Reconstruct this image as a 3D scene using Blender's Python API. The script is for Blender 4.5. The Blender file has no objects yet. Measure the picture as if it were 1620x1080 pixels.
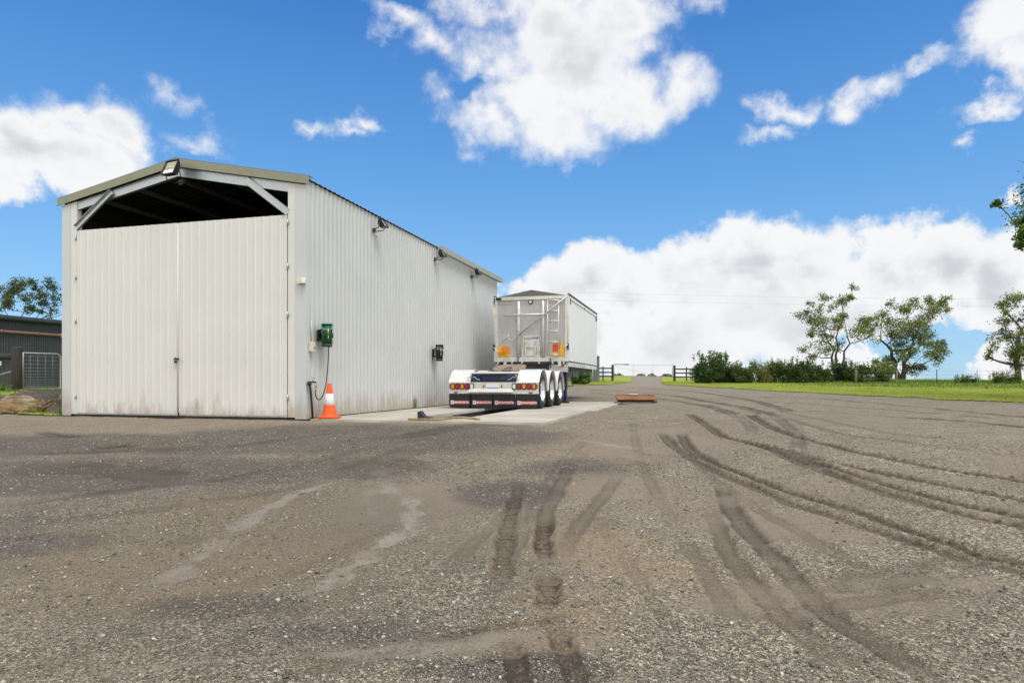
import bpy, bmesh, math, random
import numpy as np
from mathutils import Vector, Matrix, Euler
random.seed(7); RNG = np.random.default_rng(11)
PI = math.pi
scene = bpy.context.scene
COL = scene.collection
R = math.radians

# ------------------------------------------------------------------ camera frame (world: X right of shed, Y along its long side)
YAW = R(15.2); CS, SN = math.cos(YAW), math.sin(YAW)
CAMZ = 0.74; FPX = 1046.0; CX = 810.0; HY = 603.0

def W(px, d):                       # plan position of a bearing at a given depth
    l = (px - CX) / FPX * d
    return (CS*l - SN*d, SN*l + CS*d)

def sstep(a, b, x):
    t = np.clip((x - a) / (b - a), 0, 1)
    return t*t*(3 - 2*t)

# ------------------------------------------------------------------ numpy noise
_perm = np.random.default_rng(5).random(4096*4)
def _h(i, j, s):
    n = (i*374761393 + j*668265263 + s*982451653) & 0x7fffffff
    n = (n ^ (n >> 13)) * 1274126177 & 0x7fffffff
    return ((n ^ (n >> 16)) & 0xffff) / 65535.0
def vnoise(x, y, s=0):
    x = np.asarray(x, dtype=np.float64); y = np.asarray(y, dtype=np.float64)
    i = np.floor(x).astype(np.int64); j = np.floor(y).astype(np.int64)
    fx = x - i; fy = y - j
    fx = fx*fx*(3 - 2*fx); fy = fy*fy*(3 - 2*fy)
    a = _h(i, j, s); b = _h(i+1, j, s); c = _h(i, j+1, s); d = _h(i+1, j+1, s)
    return (a*(1-fx) + b*fx)*(1-fy) + (c*(1-fx) + d*fx)*fy
def fbm(x, y, o=4, s=0):
    t = 0; a = .5; n = 0
    for k in range(o):
        t = t + a*vnoise(x*2**k, y*2**k, s+k*17); n += a; a *= .55
    return t/n

# ------------------------------------------------------------------ terrain
_pd = [-400, -50, 0, 3, 6, 9, 12, 13.5, 25, 32, 40, 48, 55, 65, 75, 90, 120, 250, 6000]
_pz = [-.9, -.8, -.56, -.50, -.36, -.16, -.02, 0, .02, .14, .34, .55, .74, 1.06, 1.37, 1.38, .6, -4, -5]
_qz = [-.9, -.8, -.56, -.50, -.36, -.16, -.02, 0, .02, .14, .34, .56, .78, .92, .90, .5, -.5, -4, -5]
_td = np.linspace(-60, 300, 3601)
def _tab(z):
    t = np.interp(_td, _pd, z); k = np.ones(31)/31
    return np.convolve(np.pad(t, 15, mode='edge'), k, 'valid')
_tp, _tq = _tab(_pz), _tab(_qz)
def terrain(x, y):
    x = np.asarray(x, dtype=np.float64); y = np.asarray(y, dtype=np.float64)
    d = -SN*x + CS*y; l = CS*x + SN*y
    zp = np.where(d > 299, np.interp(d, _pd, _pz), np.interp(d, _td, _tp))
    zq = np.where(d > 299, np.interp(d, _pd, _qz), np.interp(d, _td, _tq))
    w = sstep(15, 22, l)
    z = zp*(1-w) + zq*w
    fx = np.maximum(-13.5 - x, x + 2.3); fy = np.maximum(11.4 - y, y - 24.9)
    pad = 1 - sstep(0, .5, np.maximum(fx, fy))
    z = z*(1-pad) - .03*pad
    t = sstep(-13.5, -13.8, x)*sstep(12.2, 12.7, y)
    z = z*(1-t) + np.maximum(z, .45)*t
    return z
def tz(x, y): return float(terrain(x, y))

def unproj(px, py):                 # where a photograph bearing meets the terrain
    lo = 1.0
    ds = np.exp(np.linspace(math.log(1.2), math.log(90), 2500))
    l = (px - CX)/FPX*ds
    x = CS*l - SN*ds; y = SN*l + CS*ds
    ray = CAMZ - (py - HY)/FPX*ds
    hit = np.nonzero(terrain(x, y) >= ray)[0]
    k = hit[0] if len(hit) else len(ds)-1
    return float(x[k]), float(y[k])

# ------------------------------------------------------------------ materials
def new_mat(name):
    m = bpy.data.materials.new(name); m.use_nodes = True
    nt = m.node_tree; b = nt.nodes['Principled BSDF']
    return m, nt, b
class NB:                           # tiny node builder
    def __init__(s, nt): s.nt = nt
    def n(s, t, **kw):
        x = s.nt.nodes.new(t)
        for k, v in kw.items(): setattr(x, k, v)
        return x
    def link(s, a, b): s.nt.links.new(a, b)
    def setin(s, sock, v):
        if hasattr(v, 'is_output') or isinstance(v, bpy.types.NodeSocket): s.link(v, sock)
        elif isinstance(v, (tuple, list)) and len(v) == 3 and sock.type == 'RGBA': sock.default_value = (*v, 1)
        else: sock.default_value = v
    def math(s, op, a, b=None, c=None, clamp=False):
        x = s.n('ShaderNodeMath', operation=op, use_clamp=clamp)
        s.setin(x.inputs[0], a)
        if b is not None: s.setin(x.inputs[1], b)
        if c is not None: s.setin(x.inputs[2], c)
        return x.outputs[0]
    def vmath(s, op, a, b=None, out=0):
        x = s.n('ShaderNodeVectorMath', operation=op)
        s.setin(x.inputs[0], a)
        if b is not None: s.setin(x.inputs[1], b)
        return x.outputs[out]
    def noise(s, vec, scale, detail=4, rough=.55, col=False):
        x = s.n('ShaderNodeTexNoise'); x.inputs['Scale'].default_value = scale
        x.inputs['Detail'].default_value = detail; x.inputs['Roughness'].default_value = rough
        if vec is not None: s.link(vec, x.inputs['Vector'])
        return x.outputs['Color' if col else 'Fac']
    def ramp(s, fac, stops, interp='LINEAR'):
        x = s.n('ShaderNodeValToRGB'); x.color_ramp.interpolation = interp
        e = x.color_ramp.elements
        while len(e) < len(stops): e.new(.5)
        for k, (p, c) in enumerate(stops):
            e[k].position = p; e[k].color = (*c, 1) if len(c) == 3 else c
        s.link(fac, x.inputs['Fac']); return x.outputs['Color']
    def mr(s, v, a, b, c=0., d=1., smooth=True):
        x = s.n('ShaderNodeMapRange', interpolation_type='SMOOTHSTEP' if smooth else 'LINEAR')
        s.setin(x.inputs['Value'], v)
        for k, q in (('From Min', a), ('From Max', b), ('To Min', c), ('To Max', d)): x.inputs[k].default_value = q
        return x.outputs['Result']
    def mix(s, f, a, b, blend='MIX'):
        x = s.n('ShaderNodeMix', data_type='RGBA', blend_type=blend)
        s.setin(x.inputs['Factor'], f); s.setin(x.inputs[6], a); s.setin(x.inputs[7], b)
        return x.outputs[2]
    def bump(s, h, strength=.3, dist=.01, normal=None):
        x = s.n('ShaderNodeBump'); x.inputs['Strength'].default_value = strength; x.inputs['Distance'].default_value = dist
        s.link(h, x.inputs['Height'])
        if normal is not None: s.link(normal, x.inputs['Normal'])
        return x.outputs['Normal']
    def coord(s, which='Object'): return s.n('ShaderNodeTexCoord').outputs[which]
    def attr(s, name): return s.n('ShaderNodeAttribute', attribute_name=name).outputs['Fac']
    def mapping(s, vec, scale):
        x = s.n('ShaderNodeMapping'); x.inputs['Scale'].default_value = scale
        s.link(vec, x.inputs['Vector']); return x.outputs['Vector']

def simple(name, col, rough=.5, metal=0., var=.12, scale=6., bump=0., bscale=60., rvar=.1, dirt=None, dirtamt=.4, dscale=3., stretch=(1,1,1), coat=0., bdist=.004):
    m, nt, b = new_mat(name); N = NB(nt)
    co = N.mapping(N.coord(), stretch)
    f = N.noise(co, scale, 5, .6)
    lo = tuple(max(0, c*(1-var)) for c in col); hi = tuple(c*(1+var) for c in col)
    c = N.ramp(f, [(.3, lo), (.7, hi)])
    if dirt is not None:
        g = N.noise(co, dscale, 6, .65)
        c = N.mix(N.math('MULTIPLY', N.mr(g, .5, .72), dirtamt), c, dirt)
    N.link(c, b.inputs['Base Color'])
    N.link(N.mr(f, .3, .7, max(0, rough-rvar), min(1, rough+rvar)), b.inputs['Roughness'])
    b.inputs['Metallic'].default_value = metal
    if coat: b.inputs['Coat Weight'].default_value = coat
    if bump: N.link(N.bump(N.noise(co, bscale, 4, .6), bump, bdist), b.inputs['Normal'])
    return m

def sheet_mat(name, col, rough=.42, dirt=(.30,.23,.15), dirt_top=.55, streak=1.0, coords='Object'):
    """painted steel sheet: oil-canning unevenness, faint vertical rain streaks, dried mud splashes near the foot"""
    m, nt, b = new_mat(name); N = NB(nt)
    co = N.coord(coords)
    sep = N.n('ShaderNodeSeparateXYZ'); N.link(co, sep.inputs[0])
    f = N.noise(co, 1.3, 4, .55)
    c = N.ramp(f, [(.3, tuple(x*.955 for x in col)), (.7, tuple(x*1.03 for x in col))])
    st = N.noise(N.mapping(co, (9, 9, .35)), 1.0, 5, .65)
    c = N.mix(N.math('MULTIPLY', N.mr(st, .54, .78), .12*streak), c, tuple(x*.6 for x in dirt))
    # splashed mud with its own ragged outline
    sp = N.noise(N.mapping(co, (3.2, 3.2, 1.1)), 1.0, 7, .7)
    hz = N.math('ADD', sep.outputs['Z'], N.math('MULTIPLY', N.math('SUBTRACT', sp, .5), -1.7))
    c = N.mix(N.mr(hz, dirt_top, -.12, 0, .62), c, dirt)
    fs = N.noise(co, 42, 3, .7)
    c = N.mix(N.math('MULTIPLY', N.mr(fs, .66, .74), N.mr(sep.outputs['Z'], 1.1, 0., 0, .5)), c, (.16,.11,.07))
    N.link(c, b.inputs['Base Color'])
    N.link(N.mr(f, .3, .7, rough-.06, rough+.1), b.inputs['Roughness'])
    N.link(N.bump(N.noise(N.mapping(co, (2.2, 2.2, .8)), 1.0, 3, .5), .25, .012), b.inputs['Normal'])
    return m

M = {}
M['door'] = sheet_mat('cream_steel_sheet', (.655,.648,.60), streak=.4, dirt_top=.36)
M['side'] = sheet_mat('shade_toned_steel_sheet', (.52,.53,.515), streak=.9)  # same cream paint as the doors, toned down for the shaded side
M['flash'] = sheet_mat('grey_flashing', (.54,.56,.55), streak=.6)
M['olive'] = simple('olive_trim', (.235,.24,.16), .4, var=.06, scale=2, dirt=(.15,.14,.1), dirtamt=.25)
M['roof'] = simple('roof_sheet', (.34,.35,.30), .4, var=.06)
M['galv'] = simple('galvanised_steel', (.46,.49,.49), .38, .65, var=.2, scale=26, rvar=.12)
M['shade_inside'] = simple('shade_dark_backing', (.022,.025,.028), .75)  # near-black colour stands in for the shade inside the shed
M['floor'] = simple('shed_floor_concrete', (.12,.115,.105), .8)
M['black'] = simple('black_plastic', (.018,.018,.019), .42, var=.25, scale=9)
M['rubber'] = simple('tyre_rubber', (.022,.021,.020), .78, var=.25, scale=7, dirt=(.13,.11,.09), dirtamt=.55, dscale=5, bump=.3, bscale=40)
M['flap'] = simple('flap_rubber', (.012,.012,.013), .4, var=.3, scale=7, dirt=(.10,.09,.08), dirtamt=.22, dscale=4, stretch=(3,3,.6))
M['white'] = simple('white_paint', (.69,.70,.69), .28, var=.03, scale=3, dirt=(.5,.47,.42), dirtamt=.3, coat=.3)
M['bar'] = simple('grey_white_paint', (.58,.57,.53), .4, var=.07, scale=4, dirt=(.36,.31,.25), dirtamt=.45)
M['alu'] = simple('brushed_aluminium', (.49,.48,.455), .42, .45, var=.1, scale=5, dirt=(.36,.32,.26), dirtamt=.4, stretch=(1,1,.5))  # tone darkened to paint in the shadow between the tailgate tubes
M['alu_tube'] = simple('aluminium_tube', (.66,.64,.59), .36, .35, var=.08, scale=7, dirt=(.35,.31,.25), dirtamt=.35)
M['panel'] = simple('white_side_panel', (.74,.75,.73), .33, var=.035, scale=1.1, dirt=(.55,.54,.5), dirtamt=.45, dscale=1.6, stretch=(1,1,.45))
M['rim'] = simple('polished_rim', (.83,.83,.82), .22, .75, var=.06, scale=8)
M['navy'] = simple('navy_chassis_paint', (.008,.018,.075), .32, var=.2, scale=5, dirt=(.12,.11,.1), dirtamt=.35)
M['dark'] = simple('dark_grease_steel', (.022,.021,.02), .55, var=.35, scale=8, dirt=(.1,.08,.06), dirtamt=.5)
M['rustplate'] = simple('dusty_rusty_steel', (.28,.20,.15), .62, .1, var=.25, scale=9, dirt=(.10,.08,.065), dirtamt=.6, dscale=5, bump=.2)
M['tarp'] = simple('grey_tarpaulin', (.12,.118,.105), .6, var=.18, scale=5, bump=.35, bscale=5, bdist=.03)
M['amber'] = simple('amber_lens', (.75,.22,.012), .2, var=.12, scale=40)
M['red'] = simple('red_lens', (.42,.012,.014), .2, var=.15, scale=40)
M['clear'] = simple('clear_lens', (.72,.71,.62), .15, var=.08, scale=40)
M['decalred'] = simple('red_decal', (.40,.022,.03), .45, var=.1, scale=15, dirt=(.25,.12,.1), dirtamt=.3)
M['decalwhite'] = simple('white_decal', (.78,.75,.72), .45, var=.05)
M['yellow'] = simple('yellow_reflective', (.80,.44,.015), .35, var=.06, scale=4, dirt=(.5,.33,.08), dirtamt=.3)
M['orange'] = simple('orange_reflective', (.80,.24,.012), .35, var=.06, scale=4)
M['signred'] = simple('red_reflective', (.66,.08,.02), .35, var=.08, scale=4)
M['ink'] = simple('dark_ink', (.09,.055,.02), .5)
M['bluetext'] = simple('blue_ink', (.10,.20,.42), .5)
M['plate'] = simple('plate_white', (.72,.72,.72), .35, var=.03)
M['cone'] = simple('orange_pvc', (.85,.105,.015), .5, var=.06, scale=7, dirt=(.5,.13,.04), dirtamt=.3)
M['sleeve'] = simple('reflective_white', (.78,.77,.74), .35, var=.05, scale=10, dirt=(.55,.53,.5), dirtamt=.5)
M['teal'] = simple('teal_plastic', (.055,.30,.235), .4, var=.1)
M['green'] = simple('dark_green_plastic', (.008,.085,.03), .38, var=.2)
M['hose'] = simple('green_hose', (.05,.075,.04), .5, var=.2)
M['brass'] = simple('brass', (.55,.42,.16), .35, .7)
M['cream'] = simple('cream_plastic', (.62,.60,.48), .45, var=.05)
M['glassy'] = simple('lamp_glass', (.33,.31,.22), .12, .3, var=.3, scale=9)
M['reflector'] = simple('lamp_reflector', (.75,.76,.74), .12, .8, var=.1)
M['timber'] = simple('weathered_dark_timber', (.035,.030,.025), .85, var=.5, scale=3, stretch=(6,6,1), bump=.5, bscale=14)
M['post'] = simple('weathered_grey_post', (.13,.115,.085), .85, var=.4, scale=4, stretch=(5,5,.8), bump=.4, bscale=14)
M['navyshed'] = simple('charcoal_sheet', (.030,.038,.047), .42, var=.12, scale=2, dirt=(.06,.06,.06), dirtamt=.3)
M['pipe'] = simple('red_brown_pipe', (.20,.105,.085), .5, var=.15)
M['greyshed'] = simple('grey_sheet', (.135,.14,.135), .5, var=.12, scale=2)
M['steel'] = simple('grey_steel_tube', (.36,.36,.34), .42, .4, var=.15, scale=12)
M['wire'] = simple('wire', (.22,.22,.21), .5, .5)
M['bark'] = simple('bark', (.075,.058,.043), .9, var=.45, scale=5, stretch=(3,3,.7), bump=.6, bscale=12, bdist=.02)
M['cable'] = simple('cable_grey', (.30,.31,.33), .6)
M['chock'] = simple('black_rubber_block', (.028,.028,.032), .5, var=.3, scale=8)

def concrete_mat():
    m, nt, b = new_mat('slab_concrete'); N = NB(nt); co = N.coord()
    f = N.noise(co, .9, 6, .62); g = N.noise(co, 34, 4, .7)
    c = N.ramp(f, [(.3, (.33,.295,.235)), (.55, (.46,.425,.355)), (.72, (.53,.50,.425))])
    c = N.mix(N.mr(g, .55, .75, 0, .35), c, (.22,.19,.15))
    st = N.noise(N.mapping(co, (1.6, .55, 1)), 1.0, 6, .7)          # oil and wet stains
    c = N.mix(N.mr(st, .60, .72, 0, .6), c, (.16,.135,.105))
    N.link(c, b.inputs['Base Color'])
    N.link(N.mr(st, .55, .72, .85, .5), b.inputs['Roughness'])
    N.link(N.bump(g, .35, .006), b.inputs['Normal']); return m
M['concrete'] = concrete_mat()

def rust_mat():
    m, nt, b = new_mat('rusty_steel'); N = NB(nt); co = N.coord()
    f = N.noise(N.mapping(co, (2, 5, 5)), 1.4, 7, .7); g = N.noise(co, 40, 4, .7)
    c = N.ramp(f, [(.28, (.085,.038,.02)), (.45, (.20,.082,.034)), (.6, (.31,.13,.05)), (.75, (.34,.21,.12))])
    c = N.mix(N.mr(g, .6, .72, 0, .5), c, (.07,.03,.02))
    N.link(c, b.inputs['Base Color']); b.inputs['Roughness'].default_value = .82
    N.link(N.bump(g, .4, .004), b.inputs['Normal']); return m
M['rust'] = rust_mat()

def rock_mat():
    m, nt, b = new_mat('sandstone_boulder'); N = NB(nt); co = N.coord()
    geo = N.n('ShaderNodeNewGeometry'); sep = N.n('ShaderNodeSeparateXYZ'); N.link(geo.outputs['Normal'], sep.inputs[0])
    f = N.noise(co, 2.2, 7, .65)
    c = N.ramp(f, [(.3, (.20,.11,.045)), (.46, (.34,.21,.10)), (.62, (.46,.38,.27))])
    l = N.noise(co, 3.1, 7, .72)                                     # dark lichen crust growing on the upper faces
    k = N.math('ADD', N.math('MULTIPLY', sep.outputs['Z'], .34), l)
    c = N.mix(N.mr(k, .55, .74, 0, .9), c, (.05,.04,.032))
    p = N.noise(co, 17, 6, .75)
    c = N.mix(N.mr(p, .54, .66, 0, .7), c, (.36,.34,.29))
    N.link(c, b.inputs['Base Color']); b.inputs['Roughness'].default_value = .9
    N.link(N.bump(N.noise(co, 11, 7, .75), .9, .05), b.inputs['Normal']); return m
M['rock'] = rock_mat()

def leaf_mat(name, dark, light, trans=.28, rough=.5):
    m, nt, b = new_mat(name); N = NB(nt)
    a = N.attr('tint')
    c = N.ramp(a, [(0., dark), (.55, tuple((d+l)/2 for d, l in zip(dark, light))), (1., light)])
    N.link(c, b.inputs['Base Color']); b.inputs['Roughness'].default_value = rough
    t = N.n('ShaderNodeBsdfTranslucent'); N.link(N.mix(1., c, (1.3,1.35,.6), 'MULTIPLY'), t.inputs['Color'])
    ms = N.n('ShaderNodeMixShader'); ms.inputs[0].default_value = trans
    out = nt.nodes['Material Output']
    N.link(b.outputs[0], ms.inputs[1]); N.link(t.outputs[0], ms.inputs[2]); N.link(ms.outputs[0], out.inputs['Surface'])
    return m
M['leaf_olive'] = leaf_mat('olive_leaf', (.066,.094,.018), (.27,.32,.08))
M['leaf_dark'] = leaf_mat('dark_leaf', (.018,.038,.008), (.085,.145,.030), .22)
M['leaf_mid'] = leaf_mat('mid_leaf', (.030,.058,.010), (.14,.20,.040), .28)
M['leaf_yel'] = leaf_mat('yellow_green_leaf', (.060,.075,.016), (.24,.26,.065), .3)
M['leaf_bright'] = leaf_mat('bright_leaf', (.030,.070,.008), (.14,.24,.03), .35)
M['leaf_acacia'] = leaf_mat('grey_green_leaf', (.035,.062,.022), (.15,.20,.075), .3)
M['grass'] = leaf_mat('grass_blade', (.17,.22,.028), (.46,.49,.09), .3, .6)
M['weed'] = leaf_mat('weed_leaf', (.04,.09,.012), (.20,.30,.05), .3)

def ground_mat():
    m, nt, b = new_mat('gravel_ground'); N = NB(nt); co = N.coord()
    track, pale, damp, fine, warm = (N.attr(k) for k in ('track', 'pale', 'damp', 'fine', 'warm'))
    def vor(scale, feat='F1'):
        x = N.n('ShaderNodeTexVoronoi', feature=feat); x.inputs['Scale'].default_value = scale
        N.link(wv, x.inputs['Vector']); return x
    wn = N.noise(co, 30, 2, .5, col=True)
    wv = N.vmath('ADD', co, N.vmath('MULTIPLY', N.vmath('SUBTRACT', wn, (.5,.5,.5)), (.02,.02,.02)))
    v1, v2, v3 = vor(80), vor(170), vor(36)
    def rnd(v):
        s = N.n('ShaderNodeSeparateColor'); N.link(v.outputs['Color'], s.inputs[0]); return s.outputs[0]
    stops = [(0, (.030,.027,.022)), (.30, (.075,.068,.056)), (.52, (.15,.137,.112)), (.74, (.29,.265,.215)), (.90, (.50,.46,.38)), (1, (.70,.66,.57))]
    c1 = N.ramp(rnd(v1), stops); c2 = N.ramp(rnd(v2), stops)
    c = N.mix(.36, c1, c2)
    big = N.mr(rnd(v3), .80, .93)
    inside = N.mr(v3.outputs['Distance'], .38, .30)
    c = N.mix(N.math('MULTIPLY', N.math('MULTIPLY', big, inside), .55), c, N.ramp(rnd(v3), [(.8, (.14,.125,.10)), (1, (.50,.47,.41))]))
    def spk(a, r, k=2.6):
        return N.math('ADD', N.math('MULTIPLY', a, 1.1), N.math('MULTIPLY', N.math('SUBTRACT', r, .5), N.math('MULTIPLY', N.math('MULTIPLY', a, k), N.math('SUBTRACT', 1., a))), clamp=True)
    track, pale, damp, fine = spk(track, rnd(v1), 3.2), spk(pale, rnd(v2)), spk(damp, rnd(v1)), spk(fine, rnd(v2))
    # patches: brown fines against pale washed stone
    pn = N.noise(co, .33, 6, .62); pn2 = N.noise(co, 1.6, 6, .65); pn3 = N.noise(N.mapping(co, (1.,.45,1.)), 3.5, 5, .7)
    c = N.mix(N.math('MULTIPLY', N.mr(pn2, .42, .68), .55), c, (.135,.112,.087))
    c = N.mix(N.mr(pn, .42, .66, 0, .30), c, (.235,.205,.155))
    c = N.mix(N.math('MULTIPLY', N.mr(pn3, .5, .7), .40), c, (.098,.083,.067))
    c = N.mix(N.math('MULTIPLY', warm, .55), c, (.25,.205,.135))
    pn4 = N.noise(N.mapping(co, (1.3,.8,1.)), .9, 8, .68); pn5 = N.noise(co, 2.7, 8, .72)
    c = N.mix(N.mr(pn4, .52, .66, 0, .42), c, N.mix(.35, c, (.065,.053,.042)))
    c = N.mix(N.mr(pn5, .55, .70, 0, .38), c, (.27,.235,.185))
    c = N.mix(N.mr(N.noise(co, 5.5, 6, .7), .56, .70, 0, .30), c, (.06,.052,.044))
    # fines (compacted brown dust), wet-dark mud, pale dried silt
    nz = N.noise(co, 55, 5, .7)
    dust = N.ramp(nz, [(.3, (.125,.108,.088)), (.7, (.205,.18,.15))])
    c = N.mix(N.math('MULTIPLY', fine, .85), c, dust)
    silt = N.ramp(nz, [(.3, (.19,.172,.152)), (.7, (.265,.245,.22))])
    c = N.mix(pale, c, silt)
    c = N.mix(N.math('MULTIPLY', damp, .9), c, N.mix(.62, c, (.026,.022,.019)))
    mud = N.ramp(N.noise(co, 24, 6, .7), [(.32, (.018,.013,.009)), (.55, (.050,.038,.027)), (.75, (.115,.09,.065))])
    c = N.mix(N.math('MULTIPLY', track, .95), c, mud)
    c = N.mix(1., c, (1.30,1.19,1.05), 'MULTIPLY')
    N.link(c, b.inputs['Base Color'])
    r = N.mr(damp, 0, 1, .92, .70)
    r = N.math('SUBTRACT', r, N.math('MULTIPLY', pale, .28))
    N.link(r, b.inputs['Roughness']); b.inputs['Specular IOR Level'].default_value = .35
    soft = N.math('SUBTRACT', 1., N.math('MAXIMUM', N.math('MULTIPLY', pale, .9), N.math('MULTIPLY', fine, .6)))
    h = N.math('ADD', N.math('MULTIPLY', N.mr(v1.outputs['Distance'], 0, .6, 1, 0), 1.), N.math('MULTIPLY', N.mr(v2.outputs['Distance'], 0, .6, 1, 0), .5))
    h = N.math('ADD', N.math('MULTIPLY', h, soft), N.math('MULTIPLY', nz, .5))
    h = N.math('ADD', h, N.math('MULTIPLY', N.math('MULTIPLY', N.noise(co, 15, 5, .7), track), 1.6))
    N.link(N.bump(h, .85, .011), b.inputs['Normal'])
    return m
M['gravel'] = ground_mat()
def stone_mat():
    m, nt, b = new_mat('loose_stone'); N = NB(nt)
    a = N.attr('tint')
    c = N.ramp(a, [(0, (.045,.040,.033)), (.35, (.14,.125,.10)), (.65, (.33,.30,.24)), (1, (.72,.68,.59))])
    N.link(N.mix(.3, c, N.ramp(N.noise(N.coord(), 120, 3), [(.3, (.05,.045,.04)), (.7, (.4,.36,.3))])), b.inputs['Base Color'])
    b.inputs['Roughness'].default_value = .88; return m
M['stone'] = stone_mat()
def lawn_mat():
    m, nt, b = new_mat('mown_lawn'); N = NB(nt); co = N.coord()
    f = N.noise(co, .5, 6, .65); g = N.noise(co, 9, 6, .75)
    c = N.ramp(g, [(.3, (.16,.20,.030)), (.5, (.27,.32,.050)), (.7, (.38,.41,.08))])
    c = N.mix(N.mr(f, .45, .7, 0, .55), c, (.30,.30,.07))
    d = N.noise(N.mapping(co, (.5, .9, 1)), .45, 6, .7)
    c = N.mix(N.mr(d, .64, .72, 0, .6), c, (.15,.11,.055))
    N.link(c, b.inputs['Base Color']); b.inputs['Roughness'].default_value = .95
    b.inputs['Specular IOR Level'].default_value = .2
    N.link(N.bump(g, .7, .04), b.inputs['Normal']); return m
M['lawn'] = lawn_mat()

# ------------------------------------------------------------------ mesh builder
class MB:
    def __init__(s): s.v = []; s.f = []; s.m = []; s.sm = []
    def add(s, vs, fs, m=0, smooth=False, mat=None):
        o = len(s.v)
        if mat is not None: vs = [mat @ Vector(p) for p in vs]
        s.v += [tuple(p) for p in vs]
        for f in fs: s.f.append([i+o for i in f]); s.m.append(m); s.sm.append(smooth)
    def box(s, c, d, m=0, rot=None):
        hx, hy, hz = d[0]/2, d[1]/2, d[2]/2
        vs = [Vector((x*hx, y*hy, z*hz)) for z in (-1, 1) for y in (-1, 1) for x in (-1, 1)]
        if rot is not None:
            q = rot.to_matrix() if hasattr(rot, 'to_matrix') else rot
            vs = [q @ p for p in vs]
        vs = [p + Vector(c) for p in vs]
        s.add(vs, [(0,2,3,1), (4,5,7,6), (0,1,5,4), (2,6,7,3), (0,4,6,2), (1,3,7,5)], m)
    def box2(s, a, b, m=0):
        s.box([(a[i]+b[i])/2 for i in range(3)], [abs(b[i]-a[i]) for i in range(3)], m)
    def tube(s, pts, r, n=8, m=0, caps=True):
        pts = [Vector(p) for p in pts]; k = len(pts)
        rs = r if isinstance(r, (list, tuple)) else [r]*k
        ref = None; vs = []
        for i, p in enumerate(pts):
            t = (pts[min(i+1, k-1)] - pts[max(i-1, 0)])
            t = t.normalized() if t.length > 1e-9 else Vector((0,0,1))
            if ref is None: ref = Vector((0,0,1)) if abs(t.z) < .9 else Vector((1,0,0))
            u = (ref - t*ref.dot(t)); u = u.normalized() if u.length > 1e-6 else t.orthogonal().normalized()
            w = t.cross(u); ref = u
            for q in range(n):
                a = 2*PI*q/n; vs.append(p + (u*math.cos(a) + w*math.sin(a))*rs[i])
        fs = [(i*n+q, i*n+(q+1) % n, (i+1)*n+(q+1) % n, (i+1)*n+q) for i in range(k-1) for q in range(n)]
        s.add(vs, fs, m, True)
        if caps:
            o = len(s.v) - len(vs)
            s.f.append([o+q for q in reversed(range(n))]); s.m.append(m); s.sm.append(False)
            s.f.append([o+(k-1)*n+q for q in range(n)]); s.m.append(m); s.sm.append(False)
    def lathe(s, prof, c=(0,0,0), axis='Z', n=24, m=0, smooth=True):   # prof: (radius, along)
        vs = []
        for r, h in prof:
            for q in range(n):
                a = 2*PI*q/n; x, y = r*math.cos(a), r*math.sin(a)
                p = {'Z': (x, y, h), 'X': (h, x, y), 'Y': (x, h, y)}[axis]
                vs.append((p[0]+c[0], p[1]+c[1], p[2]+c[2]))
        fs = [(i*n+q, i*n+(q+1) % n, (i+1)*n+(q+1) % n, (i+1)*n+q) for i in range(len(prof)-1) for q in range(n)]
        s.add(vs, fs, m, smooth)
    def prism(s, poly, h0, h1, plane='XZ', m=0):                        # poly in plane, extruded along the third axis
        def P(a, b, h): return {'XZ': (a, h, b), 'YZ': (h, a, b), 'XY': (a, b, h)}[plane]
        n = len(poly)
        vs = [P(a, b, h0) for a, b in poly] + [P(a, b, h1) for a, b in poly]
        fs = [tuple(range(n)), tuple(reversed(range(n, 2*n)))] + [(i, i+n, (i+1) % n + n, (i+1) % n) for i in range(n)]
        s.add(vs, fs, m)
    def text(s, body, size, mat, m=0, ext=.002, bold=0.):
        cu = bpy.data.curves.new('lettering', 'FONT'); cu.body = body; cu.size = size; cu.extrude = ext; cu.offset = bold
        cu.align_x = 'CENTER'; cu.align_y = 'CENTER'; cu.resolution_u = 3
        o = bpy.data.objects.new('lettering', cu); COL.objects.link(o)
        dg = bpy.context.evaluated_depsgraph_get(); me = bpy.data.meshes.new_from_object(o.evaluated_get(dg))
        s.add([v.co for v in me.vertices], [tuple(p.vertices) for p in me.polygons], m, False, mat)
        bpy.data.objects.remove(o); bpy.data.curves.remove(cu); bpy.data.meshes.remove(me)
    def build(s, name, mats, parent=None, loc=(0,0,0), rot=None, bevel=0., normals=True):
        me = bpy.data.meshes.new(name); me.from_pydata(s.v, [], s.f); me.update()
        for q in (mats if isinstance(mats, (list, tuple)) else [mats]): me.materials.append(q)
        me.polygons.foreach_set('material_index', s.m); me.polygons.foreach_set('use_smooth', s.sm)
        if normals:
            bm = bmesh.new(); bm.from_mesh(me); bmesh.ops.recalc_face_normals(bm, faces=bm.faces); bm.to_mesh(me); bm.free()
        o = bpy.data.objects.new(name, me); COL.objects.link(o)
        o.location = loc
        if rot is not None: o.rotation_euler = rot
        if parent is not None: o.parent = parent
        if bevel:
            md = o.modifiers.new('bevel', 'BEVEL'); md.width = bevel; md.segments = 2; md.limit_method = 'ANGLE'; md.angle_limit = R(40)
        return o

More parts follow.
